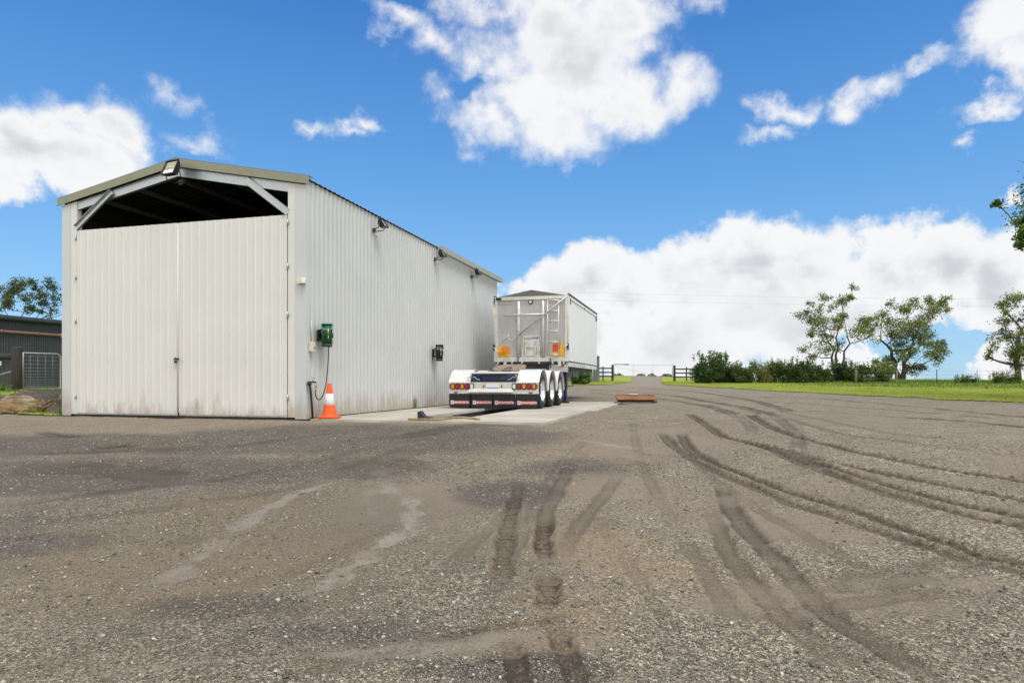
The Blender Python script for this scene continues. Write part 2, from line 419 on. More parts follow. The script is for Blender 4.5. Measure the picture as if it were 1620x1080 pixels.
def tag(o, label=None, cat=None, group=None, kind=None):
    if label: o['label'] = label
    if cat: o['category'] = cat
    if group: o['group'] = group
    if kind: o['kind'] = kind
    return o
def thing(name, label, cat, loc=(0,0,0), rz=0, group=None):
    o = bpy.data.objects.new(name, None); COL.objects.link(o); o.empty_display_size = .2
    o.location = loc; o.rotation_euler = (0,0,rz)
    return tag(o, label, cat, group)
def dup(root, label, loc, rz=None, group=None):
    r = root.copy(); COL.objects.link(r); r.location = loc
    if rz is not None: r.rotation_euler = (0,0,rz)
    tag(r, label, None, group)
    for ch in list(root.children):
        c = ch.copy(); COL.objects.link(c); c.parent = r
        for g in list(ch.children):
            e = g.copy(); COL.objects.link(e); e.parent = c
    return r

def soup(name, V, F, mats, parent=None, attrs=None, smooth=False, n=None):  # numpy verts + fixed-size faces
    V = np.asarray(V, dtype=np.float32); F = np.asarray(F, dtype=np.int32); k = F.shape[1]
    me = bpy.data.meshes.new(name)
    me.vertices.add(len(V)); me.vertices.foreach_set('co', V.ravel())
    me.loops.add(F.size); me.loops.foreach_set('vertex_index', F.ravel())
    me.polygons.add(len(F)); me.polygons.foreach_set('loop_start', np.arange(0, F.size, k, dtype=np.int32))
    me.update(calc_edges=True)
    if smooth: me.polygons.foreach_set('use_smooth', np.ones(len(F), dtype=bool))
    for q in (mats if isinstance(mats, (list, tuple)) else [mats]): me.materials.append(q)
    for kx, a in (attrs or {}).items():
        at = me.attributes.new(kx, 'FLOAT', 'POINT'); at.data.foreach_set('value', np.asarray(a, dtype=np.float32))
    o = bpy.data.objects.new(name, me); COL.objects.link(o)
    if parent is not None: o.parent = parent
    return o

# ------------------------------------------------------------------ ground: wheel tracks, silt, damp patches
def world_line(pts, n=60):
    P = np.array([unproj(*p) for p in pts])
    out = []
    for i in range(len(P)-1):
        p0, p1, p2, p3 = P[max(i-1, 0)], P[i], P[i+1], P[min(i+2, len(P)-1)]
        for t in np.linspace(0, 1, max(2, n//len(P)), endpoint=False):
            out.append(.5*((2*p1) + (-p0+p2)*t + (2*p0-5*p1+4*p2-p3)*t*t + (-p0+3*p1-3*p2+p3)*t**3))
    out.append(P[-1]); return np.array(out)

TRACKS = [   # photograph bearings, half width (m), strength, rut depth, tread
    ([(1185,655),(1200,665),(1235,682),(1275,695),(1335,711),(1435,731),(1535,748),(1620,762),(1760,782)], .115, .95, .022, 1),
    ([(1088,655),(1130,682),(1170,697),(1235,711),(1285,726),(1360,742),(1460,762),(1535,777),(1620,792),(1760,818)], .10, .95, .022, 1),
    ([(1170,697),(1235,716),(1285,733),(1360,755),(1435,777),(1535,803),(1620,820),(1760,855)], .10, 1., .024, 1),
    ([(1220,716),(1285,741),(1360,767),(1435,790),(1535,817),(1620,834),(1760,872)], .09, .9, .02, 1),
    ([(1078,684),(1082,697),(1095,713),(1130,733),(1170,750),(1210,765),(1260,782),(1335,805),(1410,830),(1485,855),(1560,880),(1640,898),(1760,925)], .088, 1., .024, 1),
    ([(1046,684),(1062,703),(1085,720),(1120,741),(1160,760),(1185,768),(1250,796),(1310,815),(1385,840),(1460,864),(1530,886),(1640,912),(1760,945)], .08, .75, .018, 1),
    ([(1140,765),(1160,810),(1190,850),(1225,885),(1250,910),(1290,950),(1340,990),(1400,1030),(1450,1065),(1500,1110)], .095, .62, .012, 0),
    ([(1120,800),(1135,830),(1150,870),(1180,915),(1230,970),(1280,1010),(1340,1060),(1380,1110)], .085, .46, .010, 0),
    ([(955,705),(915,720),(890,760),(868,800),(860,835),(858,870)], .09, .46, .008, 0),
    ([(860,815),(859,850),(861,888)], .075, 1., .02, 1),
    ([(866,916),(866,935),(866,960)], .075, 1., .024, 2),
    ([(822,765),(806,820),(797,870),(793,905),(789,930)], .075, .92, .018, 2),
    ([(985,745),(950,790),(925,820),(895,865),(880,900)], .08, .38, .006, 0),
    ([(880,1000),(902,1050),(922,1100)], .06, .9, .012, 1),
    ([(808,1025),(818,1060),(832,1115)], .06, .9, .012, 1),
    ([(930,616),(1010,621),(1080,628),(1150,640),(1190,648),(1215,655)], .2, .7, .012, 0),
    ([(930,621),(1000,626),(1060,633),(1120,643),(1160,655)], .2, .62, .012, 0),
    ([(940,611),(1020,614),(1100,620),(1180,632),(1225,643),(1250,652)], .2, .62, .012, 0),
    ([(1270,649),(1360,656),(1510,666),(1620,676),(1700,684)], .16, .7, .012, 0),
    ([(1100,622),(1200,628),(1285,629),(1410,640),(1620,660),(1720,671)], .2, .5, .012, 0),
    ([(1060,628),(1200,634),(1400,648),(1620,668)], .14, .42, .008, 0),
    ([(700,1010),(780,995),(860,985),(900,975)], .035, .75, .008, 0),
    ([(440,1075),(560,1050),(680,1020),(760,1005)], .05, .45, .006, 0),
    ([(0,655+90),(150,742),(280,758),(330,752)], .35, .45, .006, 0),
    ([(60,682),(100,690),(145,689)], .12, .8, .02, 0),
    ([(165,709),(200,707)], .12, .8, .02, 0),
    ([(560,690),(640,690),(760,672),(860,674)], .28, .55, .01, 0),
    ([(540,760),(590,735),(640,715),(700,700)], .3, .35, .008, 0),
    ([(1250,905),(1340,925),(1450,905),(1600,870)], .16, .3, .006, 0),
    ([(1240,1090),(1130,930),(1050,800),(1010,720),(1000,665)], .07, .26, .005, 0),
    ([(690,1090),(800,900),(870,760),(930,690)], .07, .24, .005, 0),
    ([(1520,985),(1300,865),(1180,792),(1090,732)], .07, .30, .006, 0),
    ([(1640,722),(1450,702),(1300,678),(1200,650),(1120,632)], .09, .36, .008, 0),
    ([(1640,707),(1420,686),(1300,664),(1230,650)], .09, .30, .006, 0),
    ([(480,1090),(640,960),(760,850),(850,760)], .07, .22, .005, 0),
    ([(-60,806),(200,777),(420,747),(600,707)], .10, .40, .008, 0),
    ([(-60,838),(250,803),(480,767),(650,717)], .10, .30, .006, 0),
    ([(-60,722),(200,714),(400,702),(560,682)], .14, .45, .008, 0),
    ([(-60,1010),(250,960),(500,890),(640,820)], .07, .20, .005, 0),
    ([(1100,1090),(1060,1000),(1000,900),(930,800)], .06, .22, .004, 0),
    ([(1640,955),(1480,940),(1330,955),(1150,1010)], .09, .30, .006, 0),
    ([(1210,650),(1235,665),(1262,690),(1255,720)], .12, .4, .008, 0),
    ([(1150,652),(1180,668),(1195,690)], .12, .35, .008, 0),
    ([(1040,675),(1120,668),(1240,662),(1330,664)], .10, .28, .006, 0),
]
PALES = [
    ([(530,757),(465,782),(430,800),(385,830),(320,880),(270,915),(215,940)], .10, .95),
    ([(420,805),(375,855),(350,890),(395,905)], .06, .55),
    ([(628,780),(652,800),(640,838),(602,860),(552,900),(510,925),(462,957)], .11, 1.),
    ([(600,735),(605,760),(630,790)], .13, .7),
    ([(590,745),(580,790),(600,830)], .12, .5),
    ([(1335,912),(1360,925),(1405,943)], .085, .9),
    ([(1240,805),(1265,815)], .12, .45), ([(1080,832),(1120,838)], .12, .6),
    ([(1280,850),(1310,862)], .10, .45), ([(1340,858),(1360,864)], .08, .4),
    ([(910,692),(960,702),(1030,712)], .16, .7), ([(870,714),(910,715)], .1, .5), ([(985,718),(1045,735)], .14, .45),
    ([(570,858),(600,856)], .06, .7), ([(1130,765),(1180,775),(1240,785)], .15, .4),
    ([(120,1062),(300,1048),(480,1040),(640,1032),(740,1020),(880,1000)], .06, .62), ([(700,1060),(760,1050)], .06, .4),
    ([(660,780),(700,750),(740,765)], .2, .35), ([(250,770),(330,765)], .2, .25),
]
def polydist(x, y, L, reach):
    D = np.full(x.shape, 9.); U = np.zeros(x.shape); S = np.zeros(x.shape)
    idx = np.nonzero((x > L[:,0].min()-reach) & (x < L[:,0].max()+reach) & (y > L[:,1].min()-reach) & (y < L[:,1].max()+reach))[0]
    if not len(idx): return idx, None, None, None
    X, Y = x[idx], y[idx]; d = np.full(X.shape, 9.); u = np.zeros(X.shape); sg = np.zeros(X.shape)
    acc = 0.; tot = np.sum(np.hypot(*np.diff(L, axis=0).T))
    for i in range(len(L)-1):
        a, b = L[i], L[i+1]; v = b-a; ln = math.hypot(*v) + 1e-9
        t = np.clip(((X-a[0])*v[0] + (Y-a[1])*v[1])/ln**2, 0, 1)
        ex, ey = X-a[0]-t*v[0], Y-a[1]-t*v[1]; q = np.hypot(ex, ey)
        k = q < d; d[k] = q[k]; u[k] = (acc + t*ln)[k]; sg[k] = (v[0]*ey - v[1]*ex)[k]/ln
        acc += ln
    return idx, d, u, np.stack([sg, np.minimum(u, tot-u)])

def ground_fields(x, y):
    """height offset and surface masks (mud in ruts, dried silt, damp ground, compacted fines)"""
    n0 = x.shape
    dz = (fbm(x*1.3, y*1.3, 4, 3)-.5)*.05 + (fbm(x*7, y*7, 3, 9)-.5)*.016
    dist = np.hypot(x, y); near = 1 - sstep(6, 16, dist)
    track = np.zeros(n0); pale = np.zeros(n0)
    wob = fbm(x*5, y*5, 4, 21)-.5; wob2 = fbm(x*17, y*17, 3, 41)-.5
    brk = fbm(x*2.2, y*2.2, 4, 63)
    for pts, hw, st, dep, tread in TRACKS:
        L = world_line(pts)
        idx, d, u, ex = polydist(x, y, L, 1.6*hw+.3)
        if not len(idx): continue
        sg, ends = ex
        dd = d + wob[idx]*hw*.7 + wob2[idx]*hw*.6
        body = 1 - sstep(hw*.70, hw*1.10, dd)
        fade = sstep(0, min(.5 if st > .6 else 1.1, .3*np.sum(np.hypot(*np.diff(L, axis=0).T))), ends + .06)
        k = body*fade*st*np.clip((.72 if st > .7 else .40) + .9*sstep(.34, .60, brk[idx]), 0, 1)*(.62 + .38*np.exp(-((d-hw*.72)/(hw*.34))**2))
        if tread:
            lug = .5 + .5*np.sin(u*2*PI/(.085 if tread == 2 else .12) + np.abs(sg)/hw*1.3)
            k = k*np.where(tread == 2, .25 + .75*lug**2, .62 + .38*lug)
            dz[idx] += (lug-.5)*.020*body*fade
        track[idx] = np.maximum(track[idx], k)
        berm = np.exp(-((d-hw*1.35)/(hw*.35))**2)
        dz[idx] += fade*(-dep*body + dep*.8*berm*(.4 + brk[idx]))
    for pts, hw, st in PALES:
        L = world_line(pts)
        idx, d, u, ex = polydist(x, y, L, 2.2*hw+.4)
        if not len(idx): continue
        dd = d + wob[idx]*hw*2.2 + wob2[idx]*hw*.9
        k = (1 - sstep(hw*.25, hw*.95, dd + (brk[idx]-.5)*hw*1.6))*sstep(-.1, .5, ex[1])*st*np.clip(.6 + .8*sstep(.36,.6,fbm(x[idx]*9,y[idx]*9,3,77)), 0, .98)
        pale[idx] = np.maximum(pale[idx], k)
        dz[idx] -= k*.008
    d = -SN*x + CS*y
    big = fbm(x*.42 + 3, y*.42, 5, 71); mid = fbm(x*1.1, y*1.1, 5, 83)
    def blob(px, py, rx, ry):
        X, Y = unproj(px, py); a = CS*(x-X) + SN*(y-Y); b = -SN*(x-X) + CS*(y-Y)
        return np.exp(-((a/rx)**2 + (b/ry)**2)*1.2)
    dampb = np.maximum.reduce([blob(560,690,3.,1.8), blob(690,690,2.0,1.3), blob(250,745,2.6,.9), blob(90,765,1.5,.6), blob(180,700,3.,1.), blob(420,700,2.4,1.1), blob(560,740,1.2,.8)*.8, blob(60,860,.8,.5)*.5, blob(900,740,1.0,.8)*.5, blob(350,960,.7,.3)*.55, blob(560,1000,.9,.25)*.5,
                               blob(800,780,.6,.7)*.7, blob(840,1060,.35,.16)*.9, blob(730,1060,.3,.12)*.6])
    damp = sstep(.12, .50, dampb*(.52 + .95*mid))
    left = np.maximum.reduce([blob(200,840,3.2,2.6), blob(520,740,2.2,1.6), blob(60,720,4,2), blob(400,1000,1.6,.7)*.8])
    damp = np.maximum(damp, .46*sstep(.15, .7, left*(.35 + 1.1*mid)))
    fineb = np.maximum.reduce([blob(1000,700,2.5,2.)*.9, blob(1060,770,1.6,1.3)*.8, blob(1250,830,1.5,.9)*.6, blob(760,1020,.8,.2)*.9, blob(640,780,1.,1.4)*.7,
                               blob(1330,960,1.0,.35)*.9, blob(860,930,.5,.5)*.7, blob(600,1040,.9,.16)*.6, blob(1240,940,.6,.4)*.8, blob(1450,920,.9,.25)*.6])
    fine = np.clip(sstep(.25, .75, fineb*(.3 + 1.3*mid)) + .55*sstep(.52, .68, big)*sstep(0, 4, d) + .7*sstep(28, 45, d), 0, 1)
    pale = np.maximum(pale, .45*sstep(34, 50, d))
    warm = sstep(.22, .75, np.maximum.reduce([blob(250,900,1.6,.9), blob(420,870,1.,.7), blob(1010,900,.7,.6)*.8, blob(350,820,1.4,1.), blob(100,930,.8,.6), blob(900,960,.5,.5), blob(930,860,.6,.6), blob(880,1000,.4,.25)])*(.4 + 1.1*mid))
    dz = dz*np.where(dist > 60, 0, 1)
    return dz, track, pale, damp, fine, warm

def lawn_depth(az):                # how far away the mown grass begins, by bearing from the yard's entrance
    pts = [(-400,60),(600,60),(880,43),(960,45.5),(990,50),(999,53),(1000,3000),(1045,3000),(1046,48),(1062,46),(1100,43.5),(1200,38.5),(1350,33.5),(1500,30.3),(1620,28.2),(1900,26),(3500,24)]
    a = np.array([math.atan((p-CX)/FPX) for p, _ in pts]); dd = np.array([q for _, q in pts])
    o = np.argsort(a, kind='stable'); return np.interp(az, a[o], dd[o])

def build_ground():
    # polar sheet: fine where it lies near, stretching to the horizon
    azf = np.linspace(R(-44), R(44), 1150)
    azc = np.concatenate([np.linspace(R(-180), R(-44), 70)[:-1], azf, np.linspace(R(44), R(180), 70)[1:]])
    r = np.concatenate([np.exp(np.linspace(math.log(.5), math.log(1.9), 24))[:-1], np.exp(np.linspace(math.log(1.9), math.log(95), 640))[:-1], np.exp(np.linspace(math.log(95), math.log(5000), 60))])
    A, RR = np.meshgrid(azc, r, indexing='ij')
    l = RR*np.sin(A); d = RR*np.cos(A)
    x = (CS*l - SN*d).ravel(); y = (SN*l + CS*d).ravel()
    z0 = terrain(x, y)
    dz, track, pale, damp, fine, warm = ground_fields(x, y)
    inpad = (x > -13.4) & (x < -2.4) & (y > 11.45) & (y < 23.7)
    dz = np.where(inpad, np.minimum(dz, 0)-.01, dz)
    z = z0 + dz
    na, nr = len(azc), len(r)
    I = np.arange(na*nr).reshape(na, nr)
    F = np.stack([I[:-1,:-1], I[1:,:-1], I[1:,1:], I[:-1,1:]], -1).reshape(-1, 4)
    # pole cap: close the small disc under the tripod
    xc, yc = x[F].mean(1), y[F].mean(1)
    pit = (xc > -5.62) & (xc < -4.16) & (yc > 12.0) & (yc < 21.7)
    F = F[~pit]
    V = np.stack([x, y, z], 1)
    c0 = len(V); V = np.vstack([V, [[0, 0, tz(0, 0)]]])
    tri = np.stack([np.full(na-1, c0), I[1:,0], I[:-1,0], I[:-1,0]], -1)
    ext = lambda a: np.append(a, 0.)
    AT = {'track': ext(track), 'pale': ext(pale), 'damp': ext(damp), 'fine': ext(fine), 'warm': ext(warm)}
    g = soup('ground', V, F, M['gravel'], attrs=AT, smooth=True)
    bm = bmesh.new(); bm.from_mesh(g.data); bm.verts.ensure_lookup_table()
    for k in range(na-1):
        try: bm.faces.new((bm.verts[c0], bm.verts[int(I[k,0])], bm.verts[int(I[k+1,0])]))
        except ValueError: pass
    bm.to_mesh(g.data); bm.free()
    tag(g, kind='structure')
    # normals up
    # lawn: its own sheet a little above the gravel, ragged edge
    az = A.ravel(); dd = d.ravel()
    edge = lawn_depth(az) + (fbm(x*.9, y*.9, 5, 5)-.5)*2.4
    isl = (np.hypot(x, y) > edge) & (np.abs(az) < R(170))
    terr = (x < -13.45) & (y > 12.35) & (dd > 5)
    edge2 = y + (fbm(x*2, y*2, 4, 6)-.5)*1.0
    strip = (x < -13.4) & (edge2 > 11.05) & (dd > 5)
    isl = isl | terr | strip
    LF = F[isl[F].all(1)]
    used, inv = np.unique(LF, return_inverse=True)
    LV = V[used].copy(); LV[:,2] += .012 + .03*fbm(LV[:,0]*3, LV[:,1]*3, 3, 8)
    lw = soup('lawn', LV, inv.reshape(-1, 4), M['lawn'], smooth=True); tag(lw, kind='structure')
    return V, track, pale, fine
build_ground()

def height_at(x, y):
    dz = ground_fields(np.asarray(x), np.asarray(y)); return terrain(x, y) + dz[0], dz

# loose stones lying on the near gravel
def build_stones():
    n = 190000
    az = RNG.uniform(R(-41), R(41), n); r = np.exp(RNG.uniform(math.log(2.2), math.log(12), n))
    l = r*np.sin(az); d = r*np.cos(az); x = CS*l - SN*d; y = SN*l + CS*d
    z, (dz, track, pale, damp, fine, warm) = height_at(x, y)
    keep = (RNG.random(n) > .95*pale + .7*fine + 1.9*track + .55*sstep(.45, .6, fbm(x*.9, y*.9, 4, 91))) & ~((x > -13.4) & (x < -2.3) & (y > 11.2)) & (d > 1.8) & ((y < 11.2) | (x > -13))
    x, y, z, r = x[keep], y[keep], z[keep], r[keep]; n = len(x)
    s = .0034*np.exp(RNG.exponential(.30, n)) * (.75 + .06*np.clip(r, 0, 12)); s = np.clip(s, .0022, .015)
    big = RNG.random(n) < .0012; s[big] *= 1.9
    base = np.array([(1,0,0),(-.5,.87,0),(-.5,-.87,0),(.25,.4,.75),(-.6,0,.7),(.35,-.45,.7),(0,0,-.7)])
    f = np.array([(0,1,3),(1,4,3),(1,2,4),(2,5,4),(2,0,5),(0,3,5),(3,4,5),(0,6,1),(1,6,2),(2,6,0)])
    B = base[None] + RNG.normal(0, .22, (n, 7, 3))
    B *= RNG.uniform(.65, 1.25, (n, 1, 3))*np.array([1, 1, .7])
    a = RNG.uniform(0, 2*PI, n); ca, sa = np.cos(a)[:,None], np.sin(a)[:,None]
    X = B[:,:,0]*ca - B[:,:,1]*sa; Y = B[:,:,0]*sa + B[:,:,1]*ca
    V = np.stack([X*s[:,None] + x[:,None], Y*s[:,None] + y[:,None], B[:,:,2]*s[:,None] + z[:,None] + .2*s[:,None]], -1).reshape(-1, 3)
    F = (f[None] + (np.arange(n)*7)[:,None,None]).reshape(-1, 3)
    t = np.repeat(np.clip(RNG.beta(1.4, 1.7, n), 0, 1), 7)
    o = soup('gravel', V, F, M['stone'], attrs={'tint': t}); tag(o, 'loose grey and cream gravel stones scattered over the yard', 'gravel', kind='stuff')
build_stones()

# grass blades on the mown lawn and the longer verge
def blades(name, x, y, h, w, label, mat, lean=.5):
    n = len(x); z = terrain(x, y) + .01
    a = RNG.uniform(0, 2*PI, n); ca, sa = np.cos(a), np.sin(a)
    lx = RNG.normal(0, lean, n)*h; ly = RNG.normal(0, lean, n)*h
    V = np.empty((n, 3, 3))
    V[:,0] = np.stack([x - ca*w, y - sa*w, z], 1); V[:,1] = np.stack([x + ca*w, y + sa*w, z], 1)
    V[:,2] = np.stack([x + lx, y + ly, z + h], 1)
    t = np.repeat(np.clip(.5*RNG.random(n) + .75*fbm(x*.7, y*.7, 4, 12)-.1, 0, 1), 3)
    o = soup(name, V.reshape(-1, 3), np.arange(n*3).reshape(-1, 3), mat, attrs={'tint': t})
    return tag(o, label, 'grass', kind='stuff')
def polar_pts(n, a0, a1, r0, r1):
    az = RNG.uniform(a0, a1, n); r = np.sqrt(RNG.uniform(r0**2, r1**2, n)); l = r*np.sin(az); d = r*np.cos(az)
    return CS*l - SN*d, SN*l + CS*d, az, r
def build_grass():
    x, y, az, r = polar_pts(260000, R(3), R(41), 25, 54)
    e = lawn_depth(az) + (fbm(x*.9, y*.9, 5, 5)-.5)*2.4
    k = r > e + .1
    x, y, r = x[k], y[k], r[k]
    blades('lawn_grass', x, y, RNG.uniform(.03, .075, len(x)), RNG.uniform(.006, .013, len(x)), 'short bright green mown grass along the far edge of the yard', M['grass'])
    # long verge beyond the lawn
    x, y, az, r = polar_pts(90000, R(20), R(41), 46, 66)
    k = RNG.random(len(x)) < (.12 + .88*(np.abs(r*np.cos(az)-49.8+1.2*(fbm(x*.3,y*.3,3,2)-.5)) < 1.1))*sstep(R(21), R(28), az)
    x, y = x[k], y[k]
    hh = RNG.uniform(.08, .24, len(x))*(.5 + fbm(x*.8, y*.8, 3, 4))
    blades('verge_grass', x, y, hh, RNG.uniform(.012, .03, len(x)), 'long uncut grass on the bank below the wire fence', M['weed'], .35)
    # terrace and strip beside the boulders
    x = RNG.uniform(-23, -13.35, 34000); y = RNG.uniform(10.9, 21, 34000)
    k = ((y > 12.4) | (RNG.random(len(x)) < .55)) & (y + (fbm(x*2, y*2, 4, 6)-.5)*1. > 11.05)
    x, y = x[k], y[k]
    blades('terrace_grass', x, y, RNG.uniform(.03, .12, len(x)), RNG.uniform(.004, .01, len(x)), 'patchy green grass around the boulders beside the cream shed', M['weed'])
build_grass()

# ------------------------------------------------------------------ corrugated sheets
def sheet(mb, origin, u, v, n, length, height, prof, thick=.004, m=0, m_in=None):
    """prof(s)->offset along n; top may be a function of s"""
    o, u, v, n = Vector(origin), Vector(u), Vector(v), Vector(n)
    ss = prof(length); k = len(ss); vs = []
    for s, off in ss:
        hh = height(s) if callable(height) else height
        b = o + u*s + n*off
        vs += [b, b + v*hh, b - n*thick, b - n*thick + v*hh]
    fo = []; fi = []
    for i in range(k-1):
        a, c = 4*i, 4*i+4
        fo.append((a, c, c+1, a+1)); fi.append((a+2, a+3, c+3, c+2)); fo += [(a+1, c+1, c+3, a+3), (a, a+2, c+2, c)]
    e = 4*(k-1); fo += [(0, 1, 3, 2), (e, e+2, e+3, e+1)]
    mb.add(vs, fo, m); mb.add(vs, fi, m if m_in is None else m_in)
def ribs(pitch, rib, slope, depth):            # trapezoid ribs standing proud of flat pans
    def f(L):
        out = [(0, 0)]; s = pitch*.5
        while s + rib/2 + slope < L:
            out += [(s-rib/2-slope, 0), (s-rib/2, depth), (s+rib/2, depth), (s+rib/2+slope, 0)]; s += pitch
        out.append((L, 0)); return out
    return f
def waves(pitch, depth):
    def f(L):
        n = int(L/pitch*6); return [(L*i/n, depth*.5*(1 + math.sin(2*PI*L*i/n/pitch))) for i in range(n+1)]
    return f

# ------------------------------------------------------------------ machinery shed
XL, XR, YF, YB, ZE = -13.30, -7.26, 11.40, 24.60, 4.70
XM = (XL+XR)/2; RISE = .60; SL = math.atan2(RISE, XM-XL)
shed = thing('machinery_shed', 'large cream corrugated steel shed with double doors under an open gable', 'shed', (XM, YF, 0))
def S(x, y, z): return (x-XM, y-YF, z)          # shed-local
def roofz(x): return ZE + RISE*(1 - abs(x-XM)/(XM-XL))
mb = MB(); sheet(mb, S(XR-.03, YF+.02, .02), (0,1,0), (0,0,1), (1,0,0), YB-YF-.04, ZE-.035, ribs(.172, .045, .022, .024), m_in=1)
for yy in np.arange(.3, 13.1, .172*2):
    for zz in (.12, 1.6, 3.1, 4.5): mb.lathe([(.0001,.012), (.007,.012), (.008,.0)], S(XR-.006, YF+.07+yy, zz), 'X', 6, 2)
sw = mb.build('side_wall', [M['side'], M['shade_inside'], M['galv']], shed); sw['label'] = 'long cream side wall of vertical ribs, toned down as shade'
mb = MB(); sheet(mb, S(XL+.03, YF+.02, .02), (0,1,0), (0,0,1), (-1,0,0), YB-YF-.04, ZE-.035, ribs(.172, .045, .022, .024), m_in=1); mb.build('side_wall', [M['side'], M['shade_inside']], shed)
mb = MB(); sheet(mb, S(XL+.03, YB, .02), (1,0,0), (0,0,1), (0,1,0), XR-XL-.06, lambda s: roofz(XL+.03+s)-.08, ribs(.172, .045, .022, .02), m_in=1); mb.build('back_wall', [M['side'], M['shade_inside']], shed)
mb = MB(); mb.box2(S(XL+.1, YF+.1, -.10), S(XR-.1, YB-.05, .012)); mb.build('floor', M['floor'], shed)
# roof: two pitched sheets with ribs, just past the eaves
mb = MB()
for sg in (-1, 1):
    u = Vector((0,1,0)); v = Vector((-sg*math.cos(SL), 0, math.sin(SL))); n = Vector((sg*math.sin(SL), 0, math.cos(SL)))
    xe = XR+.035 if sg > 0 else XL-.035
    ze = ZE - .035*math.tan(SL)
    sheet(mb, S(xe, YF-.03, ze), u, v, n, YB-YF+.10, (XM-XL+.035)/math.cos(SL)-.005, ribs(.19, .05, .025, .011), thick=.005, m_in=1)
roof = mb.build('roof', [M['roof'], M['shade_inside']], shed)
mb = MB(); mb.prism([(-.22, roofz(XM)-.022), (0, roofz(XM)+.045), (.22, roofz(XM)-.022), (0, roofz(XM)+.03)], -.02, YB-YF+.06, 'XZ'); mb.build('ridge_cap', M['olive'], roof)
# olive barge flashings on the front rake
for sg in (-1, 1):
    xe = XM + sg*(XM-XL+.09)
    mb = MB()
    zt, ze = roofz(XM)+.05, ZE - .09*math.tan(SL) + .05
    pts = [(XM, zt), (xe, ze), (xe, ze-.165), (XM, zt-.175)] if sg > 0 else [(xe, ze), (XM-.002, zt), (XM-.002, zt-.175), (xe, ze-.165)]
    mb.prism([(a-XM, b) for a, b in pts], -.055, -.045)
    cap = [(XM, zt+.004), (xe, ze+.004), (xe, ze-.004), (XM, zt-.004)]
    mb.prism([(a-XM, b) for a, b in cap], -.055, .14)
    lip = [(XM, zt-.172), (xe, ze-.162), (xe, ze-.17), (XM, zt-.18)]
    mb.prism([(a-XM, b) for a, b in lip], -.075, -.056)
    for t in np.linspace(.08, .95, 6): mb.lathe([(.0001,-.062), (.009,-.06), (.009,-.05)], (sg*t*(XM-XL), 0, zt-.09-t*(RISE+.02)), 'Y', 6)
    mb.build('barge_flashing', M['olive'], shed)
# columns, corner flashings
for sg in (-1, 1):
    xi = XM + sg*2.62; xo = XM + sg*3.02; xm = XM + sg*2.78
    top = lambda x: roofz(x) - .13
    mb = MB(); mb.prism([(xi-XM, .03), (xm-XM, .03), (xm-XM, top(xm)), (xi-XM, top(xi))], -.012, .12); mb.build('door_column', M['door'], shed, bevel=.004)
    mb = MB(); a, b = sorted((xm + sg*.003, xo)); mb.prism([(a-XM, .0), (b-XM, .0), (b-XM, top(b)), (a-XM, top(a))], -.02, -.004)
    q = sorted((xo - sg*.0005, xo - sg*.012)); mb.box2((q[0]-XM, -.004, 0), (q[1]-XM, .13, ZE-.12))
    for zz in np.arange(.25, 4.5, .72): mb.lathe([(.0001,-.028), (.008,-.026), (.008,-.02)], ((a+b)/2-XM, 0, zz), 'Y', 6)
    mb.build('corner_flashing', M['flash'], shed, bevel=.003)
# doors
def door(x0, x1, hinge):
    mb = MB(); w = x1-x0
    sheet(mb, (x0-XM, -.02, .06), (1,0,0), (0,0,1), (0,-1,0), w, 3.95, ribs(.19, .028, .016, .011), m_in=2)
    for zz in (.16, 1.15, 1.68, 2.72, 3.9):
        s = .095
        while s < w: mb.lathe([(.0001,-.042), (.0065,-.041), (.0075,-.02)], (x0-XM+s, 0, zz + random.uniform(-.006, .006)), 'Y', 6, 1); s += .38
    d = mb.build('door', [M['door'], M['galv'], M['shade_inside']], shed)
    mb = MB()
    for a, b in (((x0, .03), (x1, .10)), ((x0, 3.955), (x1, 4.00)), ((x0, 1.98), (x1, 2.02))): mb.box2((a[0]-XM, -.012, a[1]), (b[0]-XM, .035, b[1]))
    for xx in (x0, x1-.04): mb.box2((xx-XM, -.0115, .101), (xx+.04-XM, .034, 3.954))
    mb.build('door_frame', M['galv'], d)
    for zz in (.42, 2.05, 3.0, 3.86):
        mb = MB(); hx = hinge-XM
        mb.tube([(hx, -.032, zz-.06), (hx, -.032, zz+.06)], .014, 8); mb.box((hx, -.024, zz), (.045, .008, .07)); mb.build('hinge', M['galv'], d)
    return d
dl = door(-12.885, -10.262, -12.905); dr = door(-10.215, -7.672, -7.652)
mb = MB(); mb.tube([(-10.238-XM, -.036, .12), (-10.238-XM, -.036, 3.98)], .014, 10); mb.box2((-10.266-XM, -.024, .1), (-10.21-XM, -.016, 4.0))
mb.build('centre_post', M['door'], dr)
mb = MB(); mb.box((-10.25-XM, -.085, 1.14), (.05, .03, .05)); mb.tube([(-10.268-XM, -.085, 1.16), (-10.268-XM, -.085, 1.215), (-10.25-XM, -.085, 1.235), (-10.232-XM, -.085, 1.215), (-10.232-XM, -.085, 1.16)], .006, 8)
mb.box((-10.25-XM, -.064, 1.20), (.13, .012, .035)); mb.build('padlock', M['dark'], dr, bevel=.004)
mb = MB(); mb.box2((-12.9-XM, -.05, .0), (-7.65-XM, -.03, .012)); mb.build('door_track', M['dark'], shed)
